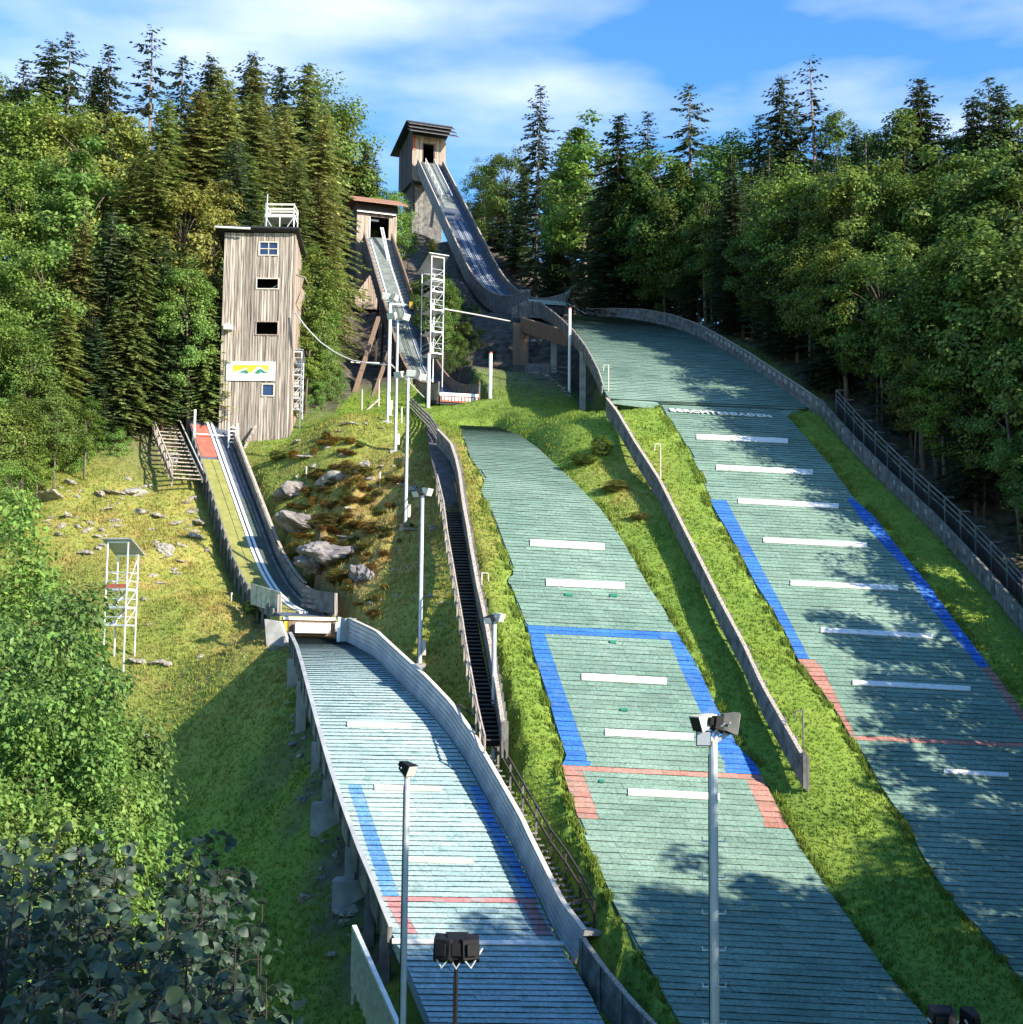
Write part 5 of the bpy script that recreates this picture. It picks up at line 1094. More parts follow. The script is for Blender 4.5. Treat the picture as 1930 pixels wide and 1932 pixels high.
def mast(label, U, V1, V0, Y, r, heads, name='floodlight_mast', base=None, m=M_POLE, pegs=0, r1=None):
    top = W(U, V1, Y); g = float(zT(top[0], top[1])) if base is None else base; b = np.array([top[0], top[1], g]); t = thing(name, label, 'light mast', b, 'floodlight masts along the jumping hills')
    one('tube', 'pole', m, t, [b - Z * .4, top], r, 12, r1=r1 or r * .75)
    for (dx, dz, yaw, tilt, sz, face, body) in heads:
        c = top + X * dx + Z * dz; flood(t, c, yaw, tilt, sz, face, body); one('tube', 'arm', m, t, [top - Z * .05, c - Z * sz[1] * .45], r * .4, 6)
    Ht = top[2] - b[2]
    for q_ in (.33, .66):
        z_ = b[2] + Ht * q_; rr_ = r * (1 - .25 * q_) + .012; one('tube', 'collar', M_GALV, t, [np.array([b[0], b[1], z_ - .05]), np.array([b[0], b[1], z_ + .05])], rr_, 12)
    if Y > 60: one('boxf', 'fuse_box', M_CREAM, t, b, X, YA, Z, (r + .01, r + .2), (-.1, .1), (.5, 1.35)); one('boxf', 'base_plate', M_CONC, t, b, X, YA, Z, (-.35, .35), (-.35, .35), (-.4, .06))
    if heads: one('tube', 'cable', M_BLACK, t, [np.array([b[0] - r * .9, b[1] - r * .7, b[2] + .3]), np.array([top[0] - r * .8, top[1] - r * .6, top[2] - .3])], .014, 5)
    for k in range(pegs):
        z = top[2] - 2.2 - k * .78
        for s_ in (-1, 1): one('tube', 'step_peg', M_GALV, t, [np.array([top[0] + s_ * r * .8, top[1], z]), np.array([top[0] + s_ * (r + .11), top[1] - .02, z]), np.array([top[0] + s_ * (r + .12), top[1] - .02, z + .09])], .018, 6)
    return t
L_, B_, Wt = M_LENS, M_BLACK, M_CREAM
def mast_at(label, Ut, Vt, Ub, Vb, r, heads, Yg=None):
    g = gpt(Ub, Vb, 55, 130) if Yg is None else onG(W(Ub, Vb, Yg)); return mast(label, Ut + .0, Vt, Vb, g[1], r, heads, base=g[2])
mast_at('thin pale mast with two floodlights, first of the row and closest behind the tower', 735.5, 566, 731, 782, .11, [(-.35, .35, .4, -.5, (.7, .5, .45), L_, Wt), (.35, .25, 1.2, -.4, (.7, .5, .45), L_, Wt)], 109)
mast_at('thin pale mast without a lamp, almost touching its twin behind the tower', 738, 576, 736, 768, .09, [], 114)
mast_at('thin pale mast with boxy yellow white floodlights in front of the middle inrun', 750.5, 604, 746, 852, .12, [(-.4, .35, -.5, -.4, (.7, .5, .5), L_, Wt), (.5, .3, .9, -.4, (.7, .5, .5), L_, Wt)])
mast_at('tall thin mast with a row of three floodlights before the middle takeoff', 770, 712, 765, 996, .12, [(-.55, .2, -.6, -.4, (.6, .42, .45), L_, Wt), (.15, .3, .2, -.4, (.6, .42, .45), L_, Wt), (.8, .1, .9, -.4, (.6, .42, .45), L_, Wt)])
mast_at('slender mast with a white floodlight on the grass left of the long stairs', 797, 935, 793, 1258, .13, [(-.28, .15, -.7, -.5, (.5, .4, .4), L_, B_), (.25, .25, 1.1, -.35, (.55, .42, .4), M_CREAM, Wt)])
mast_at('slender mast with a white floodlight rising behind the corrugated barrier', 933, 1172, 931, 1434, .13, [(-.2, .12, -.7, -.5, (.45, .36, .4), L_, B_), (.2, .22, 1.1, -.35, (.52, .4, .4), M_CREAM, Wt)])
mast('mast with a small square floodlight crossing in front of the pale blue slope', 768, 1462, 1932, 41, .11, [(0, .2, .9, -.45, (.42, .36, .4), Wt, B_)])
mast('tall near mast with step pegs and a cluster of floodlights facing several ways', 1345, 1397, 1932, 31, .135, [(-.2, .07, -.15, -.1, (.34, .34, .38), L_, B_), (-.2, .42, -1.2, -.3, (.46, .36, .42), B_, Wt), (.12, .38, 2.2, -.2, (.46, .4, .42), B_, B_), (.36, .40, 1.7, -.15, (.42, .5, .34), Wt, M_WOODG)], pegs=16)
mast('short black mast carrying a wide black floodlight pair, nearest below the pale blue slope', 861, 1806, 1932, 25, .045, [(-.22, .14, 2.75, -.1, (.46, .5, .24), L_, B_), (.22, .14, -2.75, -.1, (.46, .5, .24), L_, B_), (0, .15, 3.14, -.05, (.4, .54, .2), L_, B_)], m=M_BLACK)
mast('dark lamp head cut by the bottom edge, lower right corner', 1795, 1950, 1990, 24, .06, [(-.18, .25, 2.9, .05, (.4, .36, .3), L_, B_), (-.05, .22, 3.1, .0, (.3, .3, .3), L_, M_WOODD), (.33, .24, -2.9, .05, (.24, .32, .3), L_, B_)], m=M_GALV)
def post(label, U, V1, V0, Y, r, m, arm=0, tip=None, group=None, name='marker_post'):
    top = W(U, V1, Y); b = onG(top, -.3); b[2] = min(b[2], W(U, V0, Y)[2]); t = thing(name, label, 'post', b, group); one('tube', 'shaft', m, t, [b, top], r, 8)
    if arm: one('beam', 'arm', m, t, top - Z * .03, top - Z * .03 + X * arm, .05); one('beam', 'tag', m, t, top + X * arm - Z * .02, top + X * (arm * 1.1) - Z * .5, .05)
    if tip is not None: one('tube', 'tip', tip, t, [top, top + Z * .12], r * 1.02, 8)
    return t
yk = lambda U, V: float(K90.pt(U, V)[1]); ym = lambda U, V: float(MID.pt(U, V)[1])
post('white measuring post with red tip left of the middle takeoff', 809.5, 667, 757, 119.5, .15, M_WHITE, tip=M_RED, group='white posts beside the takeoffs')
post('white measuring post with red tip right of the middle takeoff', 925.7, 667, 757, 119.5, .15, M_WHITE, tip=M_RED, group='white posts beside the takeoffs')
post('white post with red tip at the crest of the widest slope', 1075, 583, 640, 122, .13, M_WHITE, tip=M_RED, group='white posts beside the takeoffs')
for (lab, U, a, b) in (('thin bent post at the upper left corner of the widest slope', 1148, 688, 738), ('pale bent post on the grass strip beside the plank barrier, upper one', 1246, 837, 892), ('thin dark bent post beside the lower end of the plank barrier', 1515, 1340, 1424)):
    post(lab, U, a, b, yk(U, b), .04, M_CREAM if U < 1400 else M_WOODG, arm=-.35, group='bent marker posts')
post('pale T shaped post at the fence beside the middle slope', 909, 1080, 1136, ym(909, 1136), .035, M_CREAM, arm=.35, group='bent marker posts')
for (lab, U, a, b) in (('short white stake standing on the rocky mound, left one', 578, 880, 905), ('short white stake standing on the rocky mound, right one', 717, 890, 917), ('short white stake at the shadow edge left of the small takeoff', 437, 1118, 1137), ('short orange brown stake in the grass below the wooden stairs', 352, 878, 893), ('short grey stake beside the two twin masts', 758, 768, 800)):
    g = gpt(U, b, 55, 130); post(lab, U, a, b, g[1], .06, M_CREAM if 'orange' not in lab else M_WOODB, name='stake')
for (lab, U, a, b, Y) in (('wooden post with a small box left of the twin masts', 715, 715, 762, 121), ('thin grey post near the leaning tower leg', 683, 735, 778, 119)): post(lab, U, a, b, Y, .09, M_WOOD, name='stake')
p = W(686, 779, 119); q = W(716, 752, 121); bm = MB(); bm.beam(p, q, .14); o = bm.build('handrail', M_WOOD, None, org=p); tag(o, 'sloping wooden rail leading down from the post by the twin masts', 'rail')
# cables
def cable(label, pts, r, m=M_CABLE):
    pts = np.array(pts); t = np.linspace(0, 1, 16); n = len(pts); P = np.stack([np.interp(t, np.linspace(0, 1, n), pts[:, k]) for k in range(3)], 1)
    mb = MB(); mb.tube(P, r, 6); o = mb.build('cable', m, None, True, org=P[0]); tag(o, label, 'cable')
cable('pale sagging cable from the boarded tower to the twin masts', [W(557, 590, 112.6), W(580, 621, 112), W(605, 646, 111.5), W(635, 667, 111), W(665, 680, 110.5), W(698, 686, 110), W(730, 688, 109)], .06)
cable('pale cable sloping from the twin masts to the middle takeoff', [W(738, 688, 109), W(768, 718, 113), W(800, 750, 118)], .06)
cable('pale double cable from the tall scaffold stand to the knoll', [W(838, 583, 131), W(900, 594, 138), W(962, 606, 148)], .08)

# ------------------------------------------------------------------ rocks
def rock_mesh(seed, m):
    import bmesh
    bm = bmesh.new(); bmesh.ops.create_icosphere(bm, subdivisions=4, radius=1); r = np.random.default_rng(seed); off = r.uniform(0, 50, 3); ax = r.uniform(.6, 1.2, 3); ax[2] *= .62
    dirs = r.normal(size=(16, 3)); dirs /= np.linalg.norm(dirs, axis=1)[:, None]; cut = r.uniform(.55, .92, 16)
    for v in bm.verts:
        p = np.array(v.co)
        for d_, c_ in zip(dirs, cut):
            k = p @ d_ - c_
            if k > 0: p = p - d_ * k * .85
        n_ = float(fbm(np.array([p[0] * 1.7 + off[0] + p[2]]), np.array([p[1] * 1.7 + off[1] - p[2]]), seed, 4)[0]); n2 = float(np.abs(fbm(np.array([p[0] * 3.9 + off[1] - p[2]]), np.array([p[1] * 3.9 + off[2] + p[2] * 2]), seed + 9, 3)[0])); p = p * (1 + .42 * n_ - .35 * n2) * ax; v.co = p
    me = bpy.data.meshes.new('rock'); bm.to_mesh(me); bm.free(); me.materials.append(m); return me
ROCKS = [rock_mesh(40 + k, M_ROCK) for k in range(6)]; ROCKSD = [rock_mesh(70 + k, M_ROCKD) for k in range(4)]
def rock(U, V, size, label, group, dark=False, sink=.3, g=None, flat=1.0):
    g = gpt(U, V, 45, 150) if g is None else g
    o = bpy.data.objects.new('rock', random.choice(ROCKSD if dark else ROCKS)); COL.objects.link(o); s_ = size * g[1] / F * .5
    o.location = tuple(g - Z * (s_ * flat * .18)); o.rotation_euler = (random.uniform(-.4, .4), random.uniform(-.4, .4), random.uniform(0, 6.3)); o.scale = (s_ * random.uniform(.8, 1.3), s_ * random.uniform(.7, 1.1), s_ * flat * random.uniform(.7, 1.1))
    tag(o, label, 'rock', group); return o
GL = 'pale limestone outcrops on the left grass slope'
for (U, V, s_, lab) in ((90, 938, 52, 'large pale limestone outcrop at the wood edge, leftmost on the grass slope'), (245, 925, 40, 'flat pale rock high on the left grass slope'), (375, 985, 34, 'pale rock right beside the shadow of the small inrun'),
                        (372, 1012, 36, 'pale rock below its neighbour beside the shadow of the small inrun'), (160, 1040, 34, 'pale rock just above and left of the small scaffold stand'), (318, 1037, 40, 'broad pale rock right of the small scaffold stand roof')):
    rock(U, V, s_ * 1.35, lab, GL, flat=.75)
for (U, V, s_) in ((140, 912, 26), (190, 935, 24), (225, 930, 30), (262, 932, 26), (130, 975, 22), (200, 962, 26), (265, 968, 30), (300, 975, 26), (330, 985, 28), (350, 950, 18), (362, 965, 22), (110, 1010, 20), (185, 1035, 20), (240, 905, 16), (300, 1030, 22),
                   (290, 1085, 20), (300, 1100, 16), (265, 1250, 24), (300, 1250, 26), (320, 1255, 20), (285, 1388, 18), (270, 1135, 14), (380, 1240, 12), (170, 985, 18), (215, 985, 20), (285, 1000, 18), (390, 1040, 18), (345, 1030, 20), (283, 1180, 14)):
    rock(U, V, s_ * 1.4, 'small pale rock among the many cropping out of the left grass slope', 'small pale rocks on the left slope', flat=.8)
for k in range(60):
    c_ = random.choice([(355, 1000, 22, 50), (250, 945, 50, 22), (140, 930, 45, 22), (200, 1010, 50, 25), (300, 1045, 35, 30), (120, 985, 40, 20)])
    U = random.gauss(c_[0], c_[2] * .6); V = random.gauss(c_[1], c_[3] * .6)
    if U < 392: rock(U, V, random.uniform(9, 24), 'small pale rock among the many cropping out of the left grass slope', 'small pale rocks on the left slope', flat=.8)
GM = 'rocks on the mound beside the tower'
for (U, V, s_, lab) in ((582, 858, 46, 'large pale rock at the top of the rocky mound below the tower'), (648, 858, 38, 'pale rock on the mound right of the large top rock'), (560, 835, 34, 'pale rock touching the right foot of the boarded tower'),
                        (690, 880, 40, 'flat pale rock at the upper right of the rocky mound'), (780, 925, 44, 'pale boulder behind the slender mast left of the long stairs'), (820, 998, 34, 'pale boulder right beside the railing of the long stairs'), (660, 800, 34, 'pale rock high on the mound behind the masts'), (775, 1000, 28, 'brown rock at the foot of the three lamp mast')):
    rock(U, V, s_, lab, GM, flat=.75)
for (U, V, s_) in ((595, 880, 26), (630, 880, 22), (620, 845, 24), (700, 905, 26), (720, 880, 24), (735, 905, 22), (760, 915, 24), (640, 980, 30), (660, 960, 26), (610, 930, 20), (560, 900, 22), (740, 1080, 18), (770, 1075, 16), (700, 1140, 22), (720, 1135, 18), (790, 1060, 18), (800, 1100, 18), (810, 1125, 22), (830, 1140, 18), (750, 1125, 18),
                   (720, 810, 18), (690, 800, 22), (640, 815, 18), (745, 880, 18), (765, 960, 20), (800, 1035, 18), (780, 1130, 16), (835, 1180, 14), (690, 1185, 14), (575, 920, 24), (600, 1000, 26), (650, 1020, 26), (625, 1050, 22), (590, 1060, 30), (560, 1000, 26), (640, 1060, 22)):
    rock(U, V, s_, 'small rock among the grass and moss of the mound', 'small rocks on the mound', dark=(U < 660 and V > 960), flat=.75)
for k in range(46):
    t_ = k / 45.0; V = 1330 + 470 * t_; U = np.interp(V, [1330, 1430, 1560, 1720, 1800], [545, 585, 612, 650, 690]) + random.uniform(-26, 22)
    rock(U, V, random.uniform(12, 30), 'grey stone in the rubble along the foot of the slope posts', 'stones under the pale blue slope', dark=random.random() < .55)
for (U, V, s_, lab) in ((572, 1700, 46, 'broad grey boulder in the shaded grass left of the slope posts'), (660, 1722, 52, 'largest boulder at the foot of the slope posts'), (630, 1800, 34, 'grey boulder in shade close to the corrugated fence')): rock(U, V, s_, lab, 'boulders near the slope posts', flat=.8)
for k in range(40):
    U = random.uniform(1000, 1135); V = np.interp(U, [1000, 1135], [706, 742]) + random.uniform(-14, 18)
    rock(U, V, random.uniform(8, 20), 'stone in the rubble bank under the knoll of the widest slope', 'stones under the knoll', dark=random.random() < .7, g=onG(W(U, V, float(np.interp(U, [1000, 1100, 1135], [133, 116, 108])))))
for (U, V, s_) in ((868, 676, 20), (880, 664, 16), (905, 650, 18), (935, 668, 14), (890, 690, 12)): rock(U, V, s_, 'stone lying on the dark bank behind the middle takeoff', 'stones on the dark bank', g=onG(W(U, V, 142)))
rock(792, 908, 2, 'tiny stone at the mast foot left of the long stairs', None)

# ------------------------------------------------------------------ trees
def kites(B, D, S, L, Wd, bend):
    """leaf quads: base B, direction D, side S, length L, width Wd"""
    N = np.cross(D, S); n = len(B); V = np.empty((n, 4, 3))
    V[:, 0] = B; V[:, 1] = B + D * (L * .45)[:, None] + S * (Wd * .5)[:, None] + N * (bend * L)[:, None]
    V[:, 2] = B + D * L[:, None]; V[:, 3] = B + D * (L * .45)[:, None] - S * (Wd * .5)[:, None] + N * (bend * L)[:, None]
    return V
def norm(a): return a / np.maximum(np.linalg.norm(a, axis=-1, keepdims=True), 1e-9)
def leafmesh(name, V, mat_): return np_mesh(name, V.reshape(-1, 3), np.arange(len(V) * 4).reshape(-1, 4), [mat_])
def trunk_mesh(name, parts):
    mb = MB()
    for (pts, r0, r1, n) in parts: mb.tube(pts, r0, n, r1=r1)
    V = np.vstack(mb.v); me = bpy.data.meshes.new(name); me.from_pydata(V.tolist(), [], mb.f); me.materials.append(M_BARK); me.polygons.foreach_set('use_smooth', [True] * len(me.polygons)); return me
def spruce(seed, H=24, base=.1, Rm=3.9, per=10, step=.44, droop=.35, keep_=1.0, leafs=1.0, irregular=.32):
    r = np.random.default_rng(seed); Bs, Ds, Ss, Ls, Ws = [], [], [], [], []; parts = [(np.array([[0, 0, -1.0], [0, 0, H * .5], [.05, 0, H * .985]]), .26 * H / 24, .03, 8)]
    z = base * H
    while z < H * .985:
        t = (z - base * H) / (H * (1 - base)); L0 = Rm * (1 - t) ** .72 * min(1, .55 + 3 * t) + .2
        nb = max(4, int(per * (.55 + .45 * (1 - t))))
        for a in r.uniform(0, 2 * np.pi) + np.arange(nb) * 2 * np.pi / nb + r.uniform(-.25, .25, nb):
            if r.random() > keep_ - .1 * (t < .6): continue
            L = L0 * r.uniform(1 - .3 - irregular, 1.08 + irregular * .5); d0 = np.array([np.cos(a), np.sin(a), 0]); s0 = np.array([-np.sin(a), np.cos(a), 0])
            k = max(3, int(L / .24 * leafs)); s = np.linspace(.12, 1, k); dz = -droop * L * s ** 1.4 + .22 * L * np.clip(s - .6, 0, 1) ** 1.0 + (.5 * (t > .85)) * s * L
            pos = np.array([0, 0, z + r.uniform(-.15, .15)]) + d0 * (L * s)[:, None] + Z * dz[:, None]
            if L > 1.2 and r.random() < .5: parts.append((np.array([[0, 0, z], pos[k // 2] - Z * .03, pos[-1]]), .035, .01, 4))
            for sg_ in (-1, 1, 0):
                m = len(s); D = norm(d0 * r.uniform(.55, 1.0, (m, 1)) + s0 * (sg_ * r.uniform(.5, 1.0, (m, 1))) + Z * r.uniform(-.75, -.1, (m, 1)))
                if sg_ == 0: D = norm(d0 + Z * r.uniform(-.9, -.2, (m, 1)) + s0 * r.uniform(-.3, .3, (m, 1)))
                S = norm(np.cross(D, Z + r.normal(0, .35, (m, 3)))); Bs.append(pos); Ds.append(D); Ss.append(S)
                ln = (.36 + .34 * (1 - s) * min(1, L / 2.5)) * r.uniform(.75, 1.3, m) * (1 if L > .8 else .75); Ls.append(ln); Ws.append(ln * r.uniform(.34, .5, m))
        z += step * (1 - .45 * t) * r.uniform(.8, 1.2)
    B, D, S, L, Wd = (np.concatenate(q) for q in (Bs, Ds, Ss, Ls, Ws))
    return leafmesh('crown', kites(B, D, S, L, Wd, .06), M_NEEDLE), trunk_mesh('trunk', parts), H
def broadleaf(seed, H=18, base=.22, Rm=4.2, clumps=95, per=130, leaf=.27, top=.9, mat_=None, lean=0.0, csz=1.0):
    r = np.random.default_rng(seed); C_ = []; zc = H * (base + (1 - base) * .5); hz = H * (1 - base) * .5
    lob = r.normal(size=(7, 3)); lob = norm(lob); la = r.uniform(-.22, .14, 7)
    while len(C_) < clumps:
        d_ = norm(r.normal(size=3)); rad = r.uniform(.15, 1) ** .42; k = 1 + sum(a * max(0, d_ @ l_) ** 3 for a, l_ in zip(la, lob)); taper = 1 - .35 * max(0, d_[2]) ** 1.5
        C_.append((d_ * rad * k * np.array([Rm * taper, Rm * taper, hz * top]) + np.array([lean * d_[2], 0, zc])))
    C_ = np.array(C_); out = norm((C_ - np.array([0, 0, zc - hz * .3])) * np.array([1, 1, .8])); V = []
    for c_, o_ in zip(C_, out):
        n = int(per * r.uniform(.6, 1.4)); q = norm(r.normal(size=(n, 3))) * (r.uniform(0, 1, (n, 1)) ** .4) * np.array([1.15, 1.15, .75]) * r.uniform(.7, 1.25) * csz * Rm / 4.2
        B = c_ + q; Nn = norm(o_ * .7 + norm(q) * .6 + Z * .55 + r.normal(0, .5, (n, 3))); D = norm(np.cross(Nn, r.normal(size=(n, 3)))); D = norm(D - Z * .25); S = norm(np.cross(Nn, D)); L = leaf * r.uniform(.7, 1.35, n)
        V.append(kites(B, D, S, L, L * r.uniform(.55, .8, n), .08))
    parts = [(np.array([[0, 0, -1.0], [r.uniform(-.2, .2), r.uniform(-.2, .2), H * .3], [r.uniform(-.4, .4), r.uniform(-.4, .4), H * .62]]), .24 * H / 18, .09, 8)]
    for k in r.choice(len(C_), min(26, len(C_)), replace=False):
        c_ = C_[k]; z0 = max(H * .12, min(H * .6, c_[2] - np.hypot(c_[0], c_[1]) * .7)); s_ = np.array([0, 0, z0]); parts.append((np.array([s_, (s_ + c_) / 2 + Z * .3, c_]), .07, .02, 5))
    return leafmesh('crown', np.concatenate(V), mat_ or M_LEAF), trunk_mesh('trunk', parts), H
PR = {'s': [spruce(1), spruce(2, Rm=3.5, per=8, step=.6, keep_=.9), spruce(3, Rm=4.5, droop=.42, step=.5), spruce(7, Rm=4.1, droop=.22, per=7, step=.7, keep_=.85)], 'f': [spruce(4, Rm=3.7, droop=.5, per=11, irregular=.05), spruce(5, Rm=4.2, droop=.55, per=11)],
      'p': [spruce(6, Rm=3.9, per=5, step=1.05, droop=.12, base=.3, keep_=.75, leafs=.9, irregular=.3)],
      'b': [broadleaf(11, leaf=.24), broadleaf(12, Rm=3.7, clumps=62, leaf=.34, per=110), broadleaf(13, Rm=4.6, clumps=70, csz=1.25, per=190), broadleaf(14, Rm=3.9, base=.15, leaf=.22, csz=.85, clumps=120), broadleaf(15, Rm=4.2, clumps=52, csz=1.1, leaf=.3, per=170), broadleaf(16, Rm=3.5, H=20, clumps=75, leaf=.26)],
      'w': [broadleaf(21, H=17, base=.05, Rm=4.6, clumps=170, per=150, leaf=.2, csz=.8), broadleaf(22, H=17, base=.05, Rm=4.2, clumps=160, per=150, leaf=.19, csz=.8)]}
PR['y'] = PR['b']
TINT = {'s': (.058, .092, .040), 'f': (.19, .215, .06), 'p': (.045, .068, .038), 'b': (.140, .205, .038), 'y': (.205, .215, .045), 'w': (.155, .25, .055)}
FOREST_R = False
TREE_N = {'s': 'spruce_tree', 'f': 'fir_tree', 'p': 'spruce_tree', 'b': 'broadleaf_tree', 'y': 'broadleaf_tree', 'w': 'broadleaf_tree'}
ntree = [0]
def tree(kind, x, y, H, label, group, tint=None, wide=1.0, zbase=None, cat='tree'):
    cm, tm, H0 = PR[kind][ntree[0] % len(PR[kind])]; ntree[0] += 1; s_ = H / H0; wf = wide * s_ * random.uniform(.9, 1.1)
    if kind in 'sfp': wf = wide * (.45 * s_ + .55 * max(.75, min(1.15, s_))) * random.uniform(.9, 1.1)
    z0 = float(zT(x, y)) if zbase is None else zbase
    t = thing(TREE_N[kind], label, cat, (x, y, z0), group); t.rotation_euler = (0, 0, random.uniform(0, 6.28)); t.scale = (wf, wf, s_)
    tr = bpy.data.objects.new('trunk', tm); cr_ = bpy.data.objects.new('crown', cm)
    for o in (tr, cr_): COL.objects.link(o); o.parent = t
    t.rotation_euler = (random.gauss(0, .022), random.gauss(0, .022), t.rotation_euler[2]); c = np.array(tint or TINT[kind]) * random.uniform(.74, 1.3) * np.array([random.uniform(.88, 1.15), 1, random.uniform(.85, 1.15)]); cr_.color = (*[float(min(1, q)) for q in c], 1)
    return t
_u, _v = K90.right_end(np.arange(592.0, 2100, 8)); EDGE = K90.pt(_u, _v)[::-1]; _w = EDGE[:, 1].argsort(); EDGE = EDGE[_w]; EDGE[:, 0] = np.maximum(EDGE[:, 0], np.interp(EDGE[:, 1], np.sort(foot_k90[:, 1]), foot_k90[np.argsort(foot_k90[:, 1]), 0]))
def tree_px(kind, U, Vt, Y, label, group, tint=None, wide=1.0, hmin=7, hmax=33):
    for _ in range(60):              # keep clear of the slopes and inruns
        if 'below the longest' in label or 'between the two inruns' in label: break
        x = float(W(U, Vt, Y)[0])
        if U > 850 and Y < 240 and ((Y < 150 and x < np.interp(Y, EDGE[:, 1], EDGE[:, 0]) + 3.6) or (Y >= 150 and x < np.interp(Y, RK[0][:, 1], RK[0][:, 0]) + 6.5)): Y += 1.5
        elif 520 < U < 800 and Y < 186 and x > np.interp(Y, RM[0][:, 1], RM[0][:, 0]) - 10: Y += 1.5
        else: break
    top = W(U, Vt, Y); z0 = float(zT(top[0], top[1])); H = top[2] - z0
    if H < hmin: H = hmin; z0 = top[2] - H
    return tree(kind, top[0], top[1], H, label, group, tint, wide, z0 if H == hmin else top[2] - H)
ORD = ['first', 'second', 'third', 'fourth', 'fifth', 'sixth', 'seventh', 'eighth', 'ninth', 'tenth', 'eleventh', 'twelfth', 'thirteenth', 'fourteenth', 'fifteenth', 'sixteenth', 'seventeenth', 'eighteenth', 'nineteenth', 'twentieth', 'twenty-first', 'twenty-second', 'twenty-third', 'twenty-fourth', 'twenty-fifth', 'twenty-sixth', 'twenty-seventh', 'twenty-eighth']
WORD = {'s': 'dark spruce', 'f': 'olive green fir', 'p': 'sparse tall spruce', 'b': 'green broadleaf tree', 'y': 'yellowing broadleaf tree', 'w': 'dense broadleaf tree'}
def row(name, group, trees, wide=1.0, dim=1.0):
    for k, (U, V, Y, kd) in enumerate(sorted(trees)):
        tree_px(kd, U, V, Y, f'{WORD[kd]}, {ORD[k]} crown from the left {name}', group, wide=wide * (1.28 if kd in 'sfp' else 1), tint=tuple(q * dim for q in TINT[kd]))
row('on the skyline of the left forest', 'skyline trees of the left forest', [(5, 118, 152, 'b'), (48, 103, 150, 's'), (90, 74, 150, 's'), (140, 60, 148, 's'), (180, 118, 150, 'f'), (215, 86, 150, 's'), (295, 38, 143, 'p'), (345, 98, 150, 's'), (385, 95, 148, 's'), (430, 128, 150, 'f'), (465, 90, 150, 's'),
    (503, 130, 150, 'f'), (540, 116, 155, 's'), (580, 120, 155, 'f'), (612, 138, 160, 'b'), (648, 200, 164, 'f'), (685, 262, 168, 'f'), (712, 300, 172, 's'), (737, 345, 178, 'b')], dim=1.2)
row('in the second row of the left forest', 'second row of the left forest', [(0, 170, 130, 'b'), (60, 150, 130, 'b'), (122, 158, 131, 'b'), (190, 150, 129, 'y'), (245, 185, 128, 'y'), (310, 178, 127, 'f'), (362, 160, 130, 'f'), (425, 150, 131, 'f'), (480, 168, 133, 'f'), (540, 195, 136, 'f'), (590, 205, 138, 'f'), (632, 260, 141, 'f'), (668, 318, 148, 'f'), (700, 352, 155, 'b'), (728, 400, 160, 'b')], dim=1.2)
row('in the third row of the left forest', 'third row of the left forest', [(-15, 300, 120, 'b'), (40, 280, 119, 'b'), (105, 270, 120, 'b'), (170, 262, 119, 'b'), (228, 290, 118, 'f'), (290, 280, 118, 'f'), (345, 300, 119, 'y'), (395, 315, 121, 'y'), (445, 255, 123, 's'), (500, 290, 125, 'f'), (558, 300, 127, 'f'), (610, 335, 129, 'f'), (606, 420, 133, 'b'), (770, 415, 200, 'b'), (655, 440, 190, 's'), (640, 480, 186, 's')], dim=1.2)
row('in the fourth row of the left forest', 'fourth row of the left forest', [(-20, 440, 111, 'b'), (40, 425, 110, 'b'), (100, 420, 110, 'b'), (150, 410, 110, 'f'), (205, 395, 111, 's'), (262, 420, 111, 'f'), (318, 440, 112, 's'), (368, 455, 113, 'b'), (400, 530, 114, 'f'), (585, 430, 118, 'b'), (592, 505, 123, 'b'), (580, 575, 117, 'b'), (598, 620, 121, 'b'), (588, 545, 119, 'w'), (612, 600, 121, 'w'), (622, 655, 122, 'w'), (585, 680, 119, 'w')], dim=1.2)
row('along the grass edge of the left forest', 'front row of the left forest', [(-25, 590, 104, 'b'), (20, 560, 104, 'b'), (70, 600, 104, 'b'), (120, 570, 106, 'f'), (180, 590, 108, 's'), (228, 560, 110, 'f'), (270, 620, 112, 'f'), (312, 610, 114, 'b'), (350, 660, 115, 'b'), (388, 640, 115, 'b'), (0, 740, 99, 'b'), (50, 730, 100, 'b'), (110, 720, 102, 'b'), (165, 735, 104, 'b'), (25, 850, 96, 'b'), (75, 770, 102, 'w'), (150, 760, 106, 'w'), (215, 770, 109, 'w'), (375, 600, 117, 'w'), (398, 665, 117, 'w')], dim=1.2)
row('on the skyline of the right forest', 'skyline trees of the right forest', [(918, 282, 168, 'b'), (955, 262, 160, 'b'), (1012, 158, 152, 's'), (1060, 240, 152, 's'), (1110, 215, 150, 'b'), (1165, 213, 150, 's'), (1215, 210, 150, 's'), (1255, 240, 142, 'b'), (1305, 162, 150, 's'), (1370, 222, 142, 'b'), (1420, 212, 140, 's'), (1462, 138, 138, 's'),
    (1502, 190, 140, 's'), (1545, 103, 136, 'p'), (1592, 188, 136, 'b'), (1650, 205, 128, 'b'), (1700, 190, 128, 'b'), (1745, 133, 127, 's'), (1790, 198, 126, 'b'), (1830, 168, 124, 's'), (1858, 133, 124, 's'), (1890, 162, 121, 's'), (1922, 178, 121, 'b')], dim=.98)
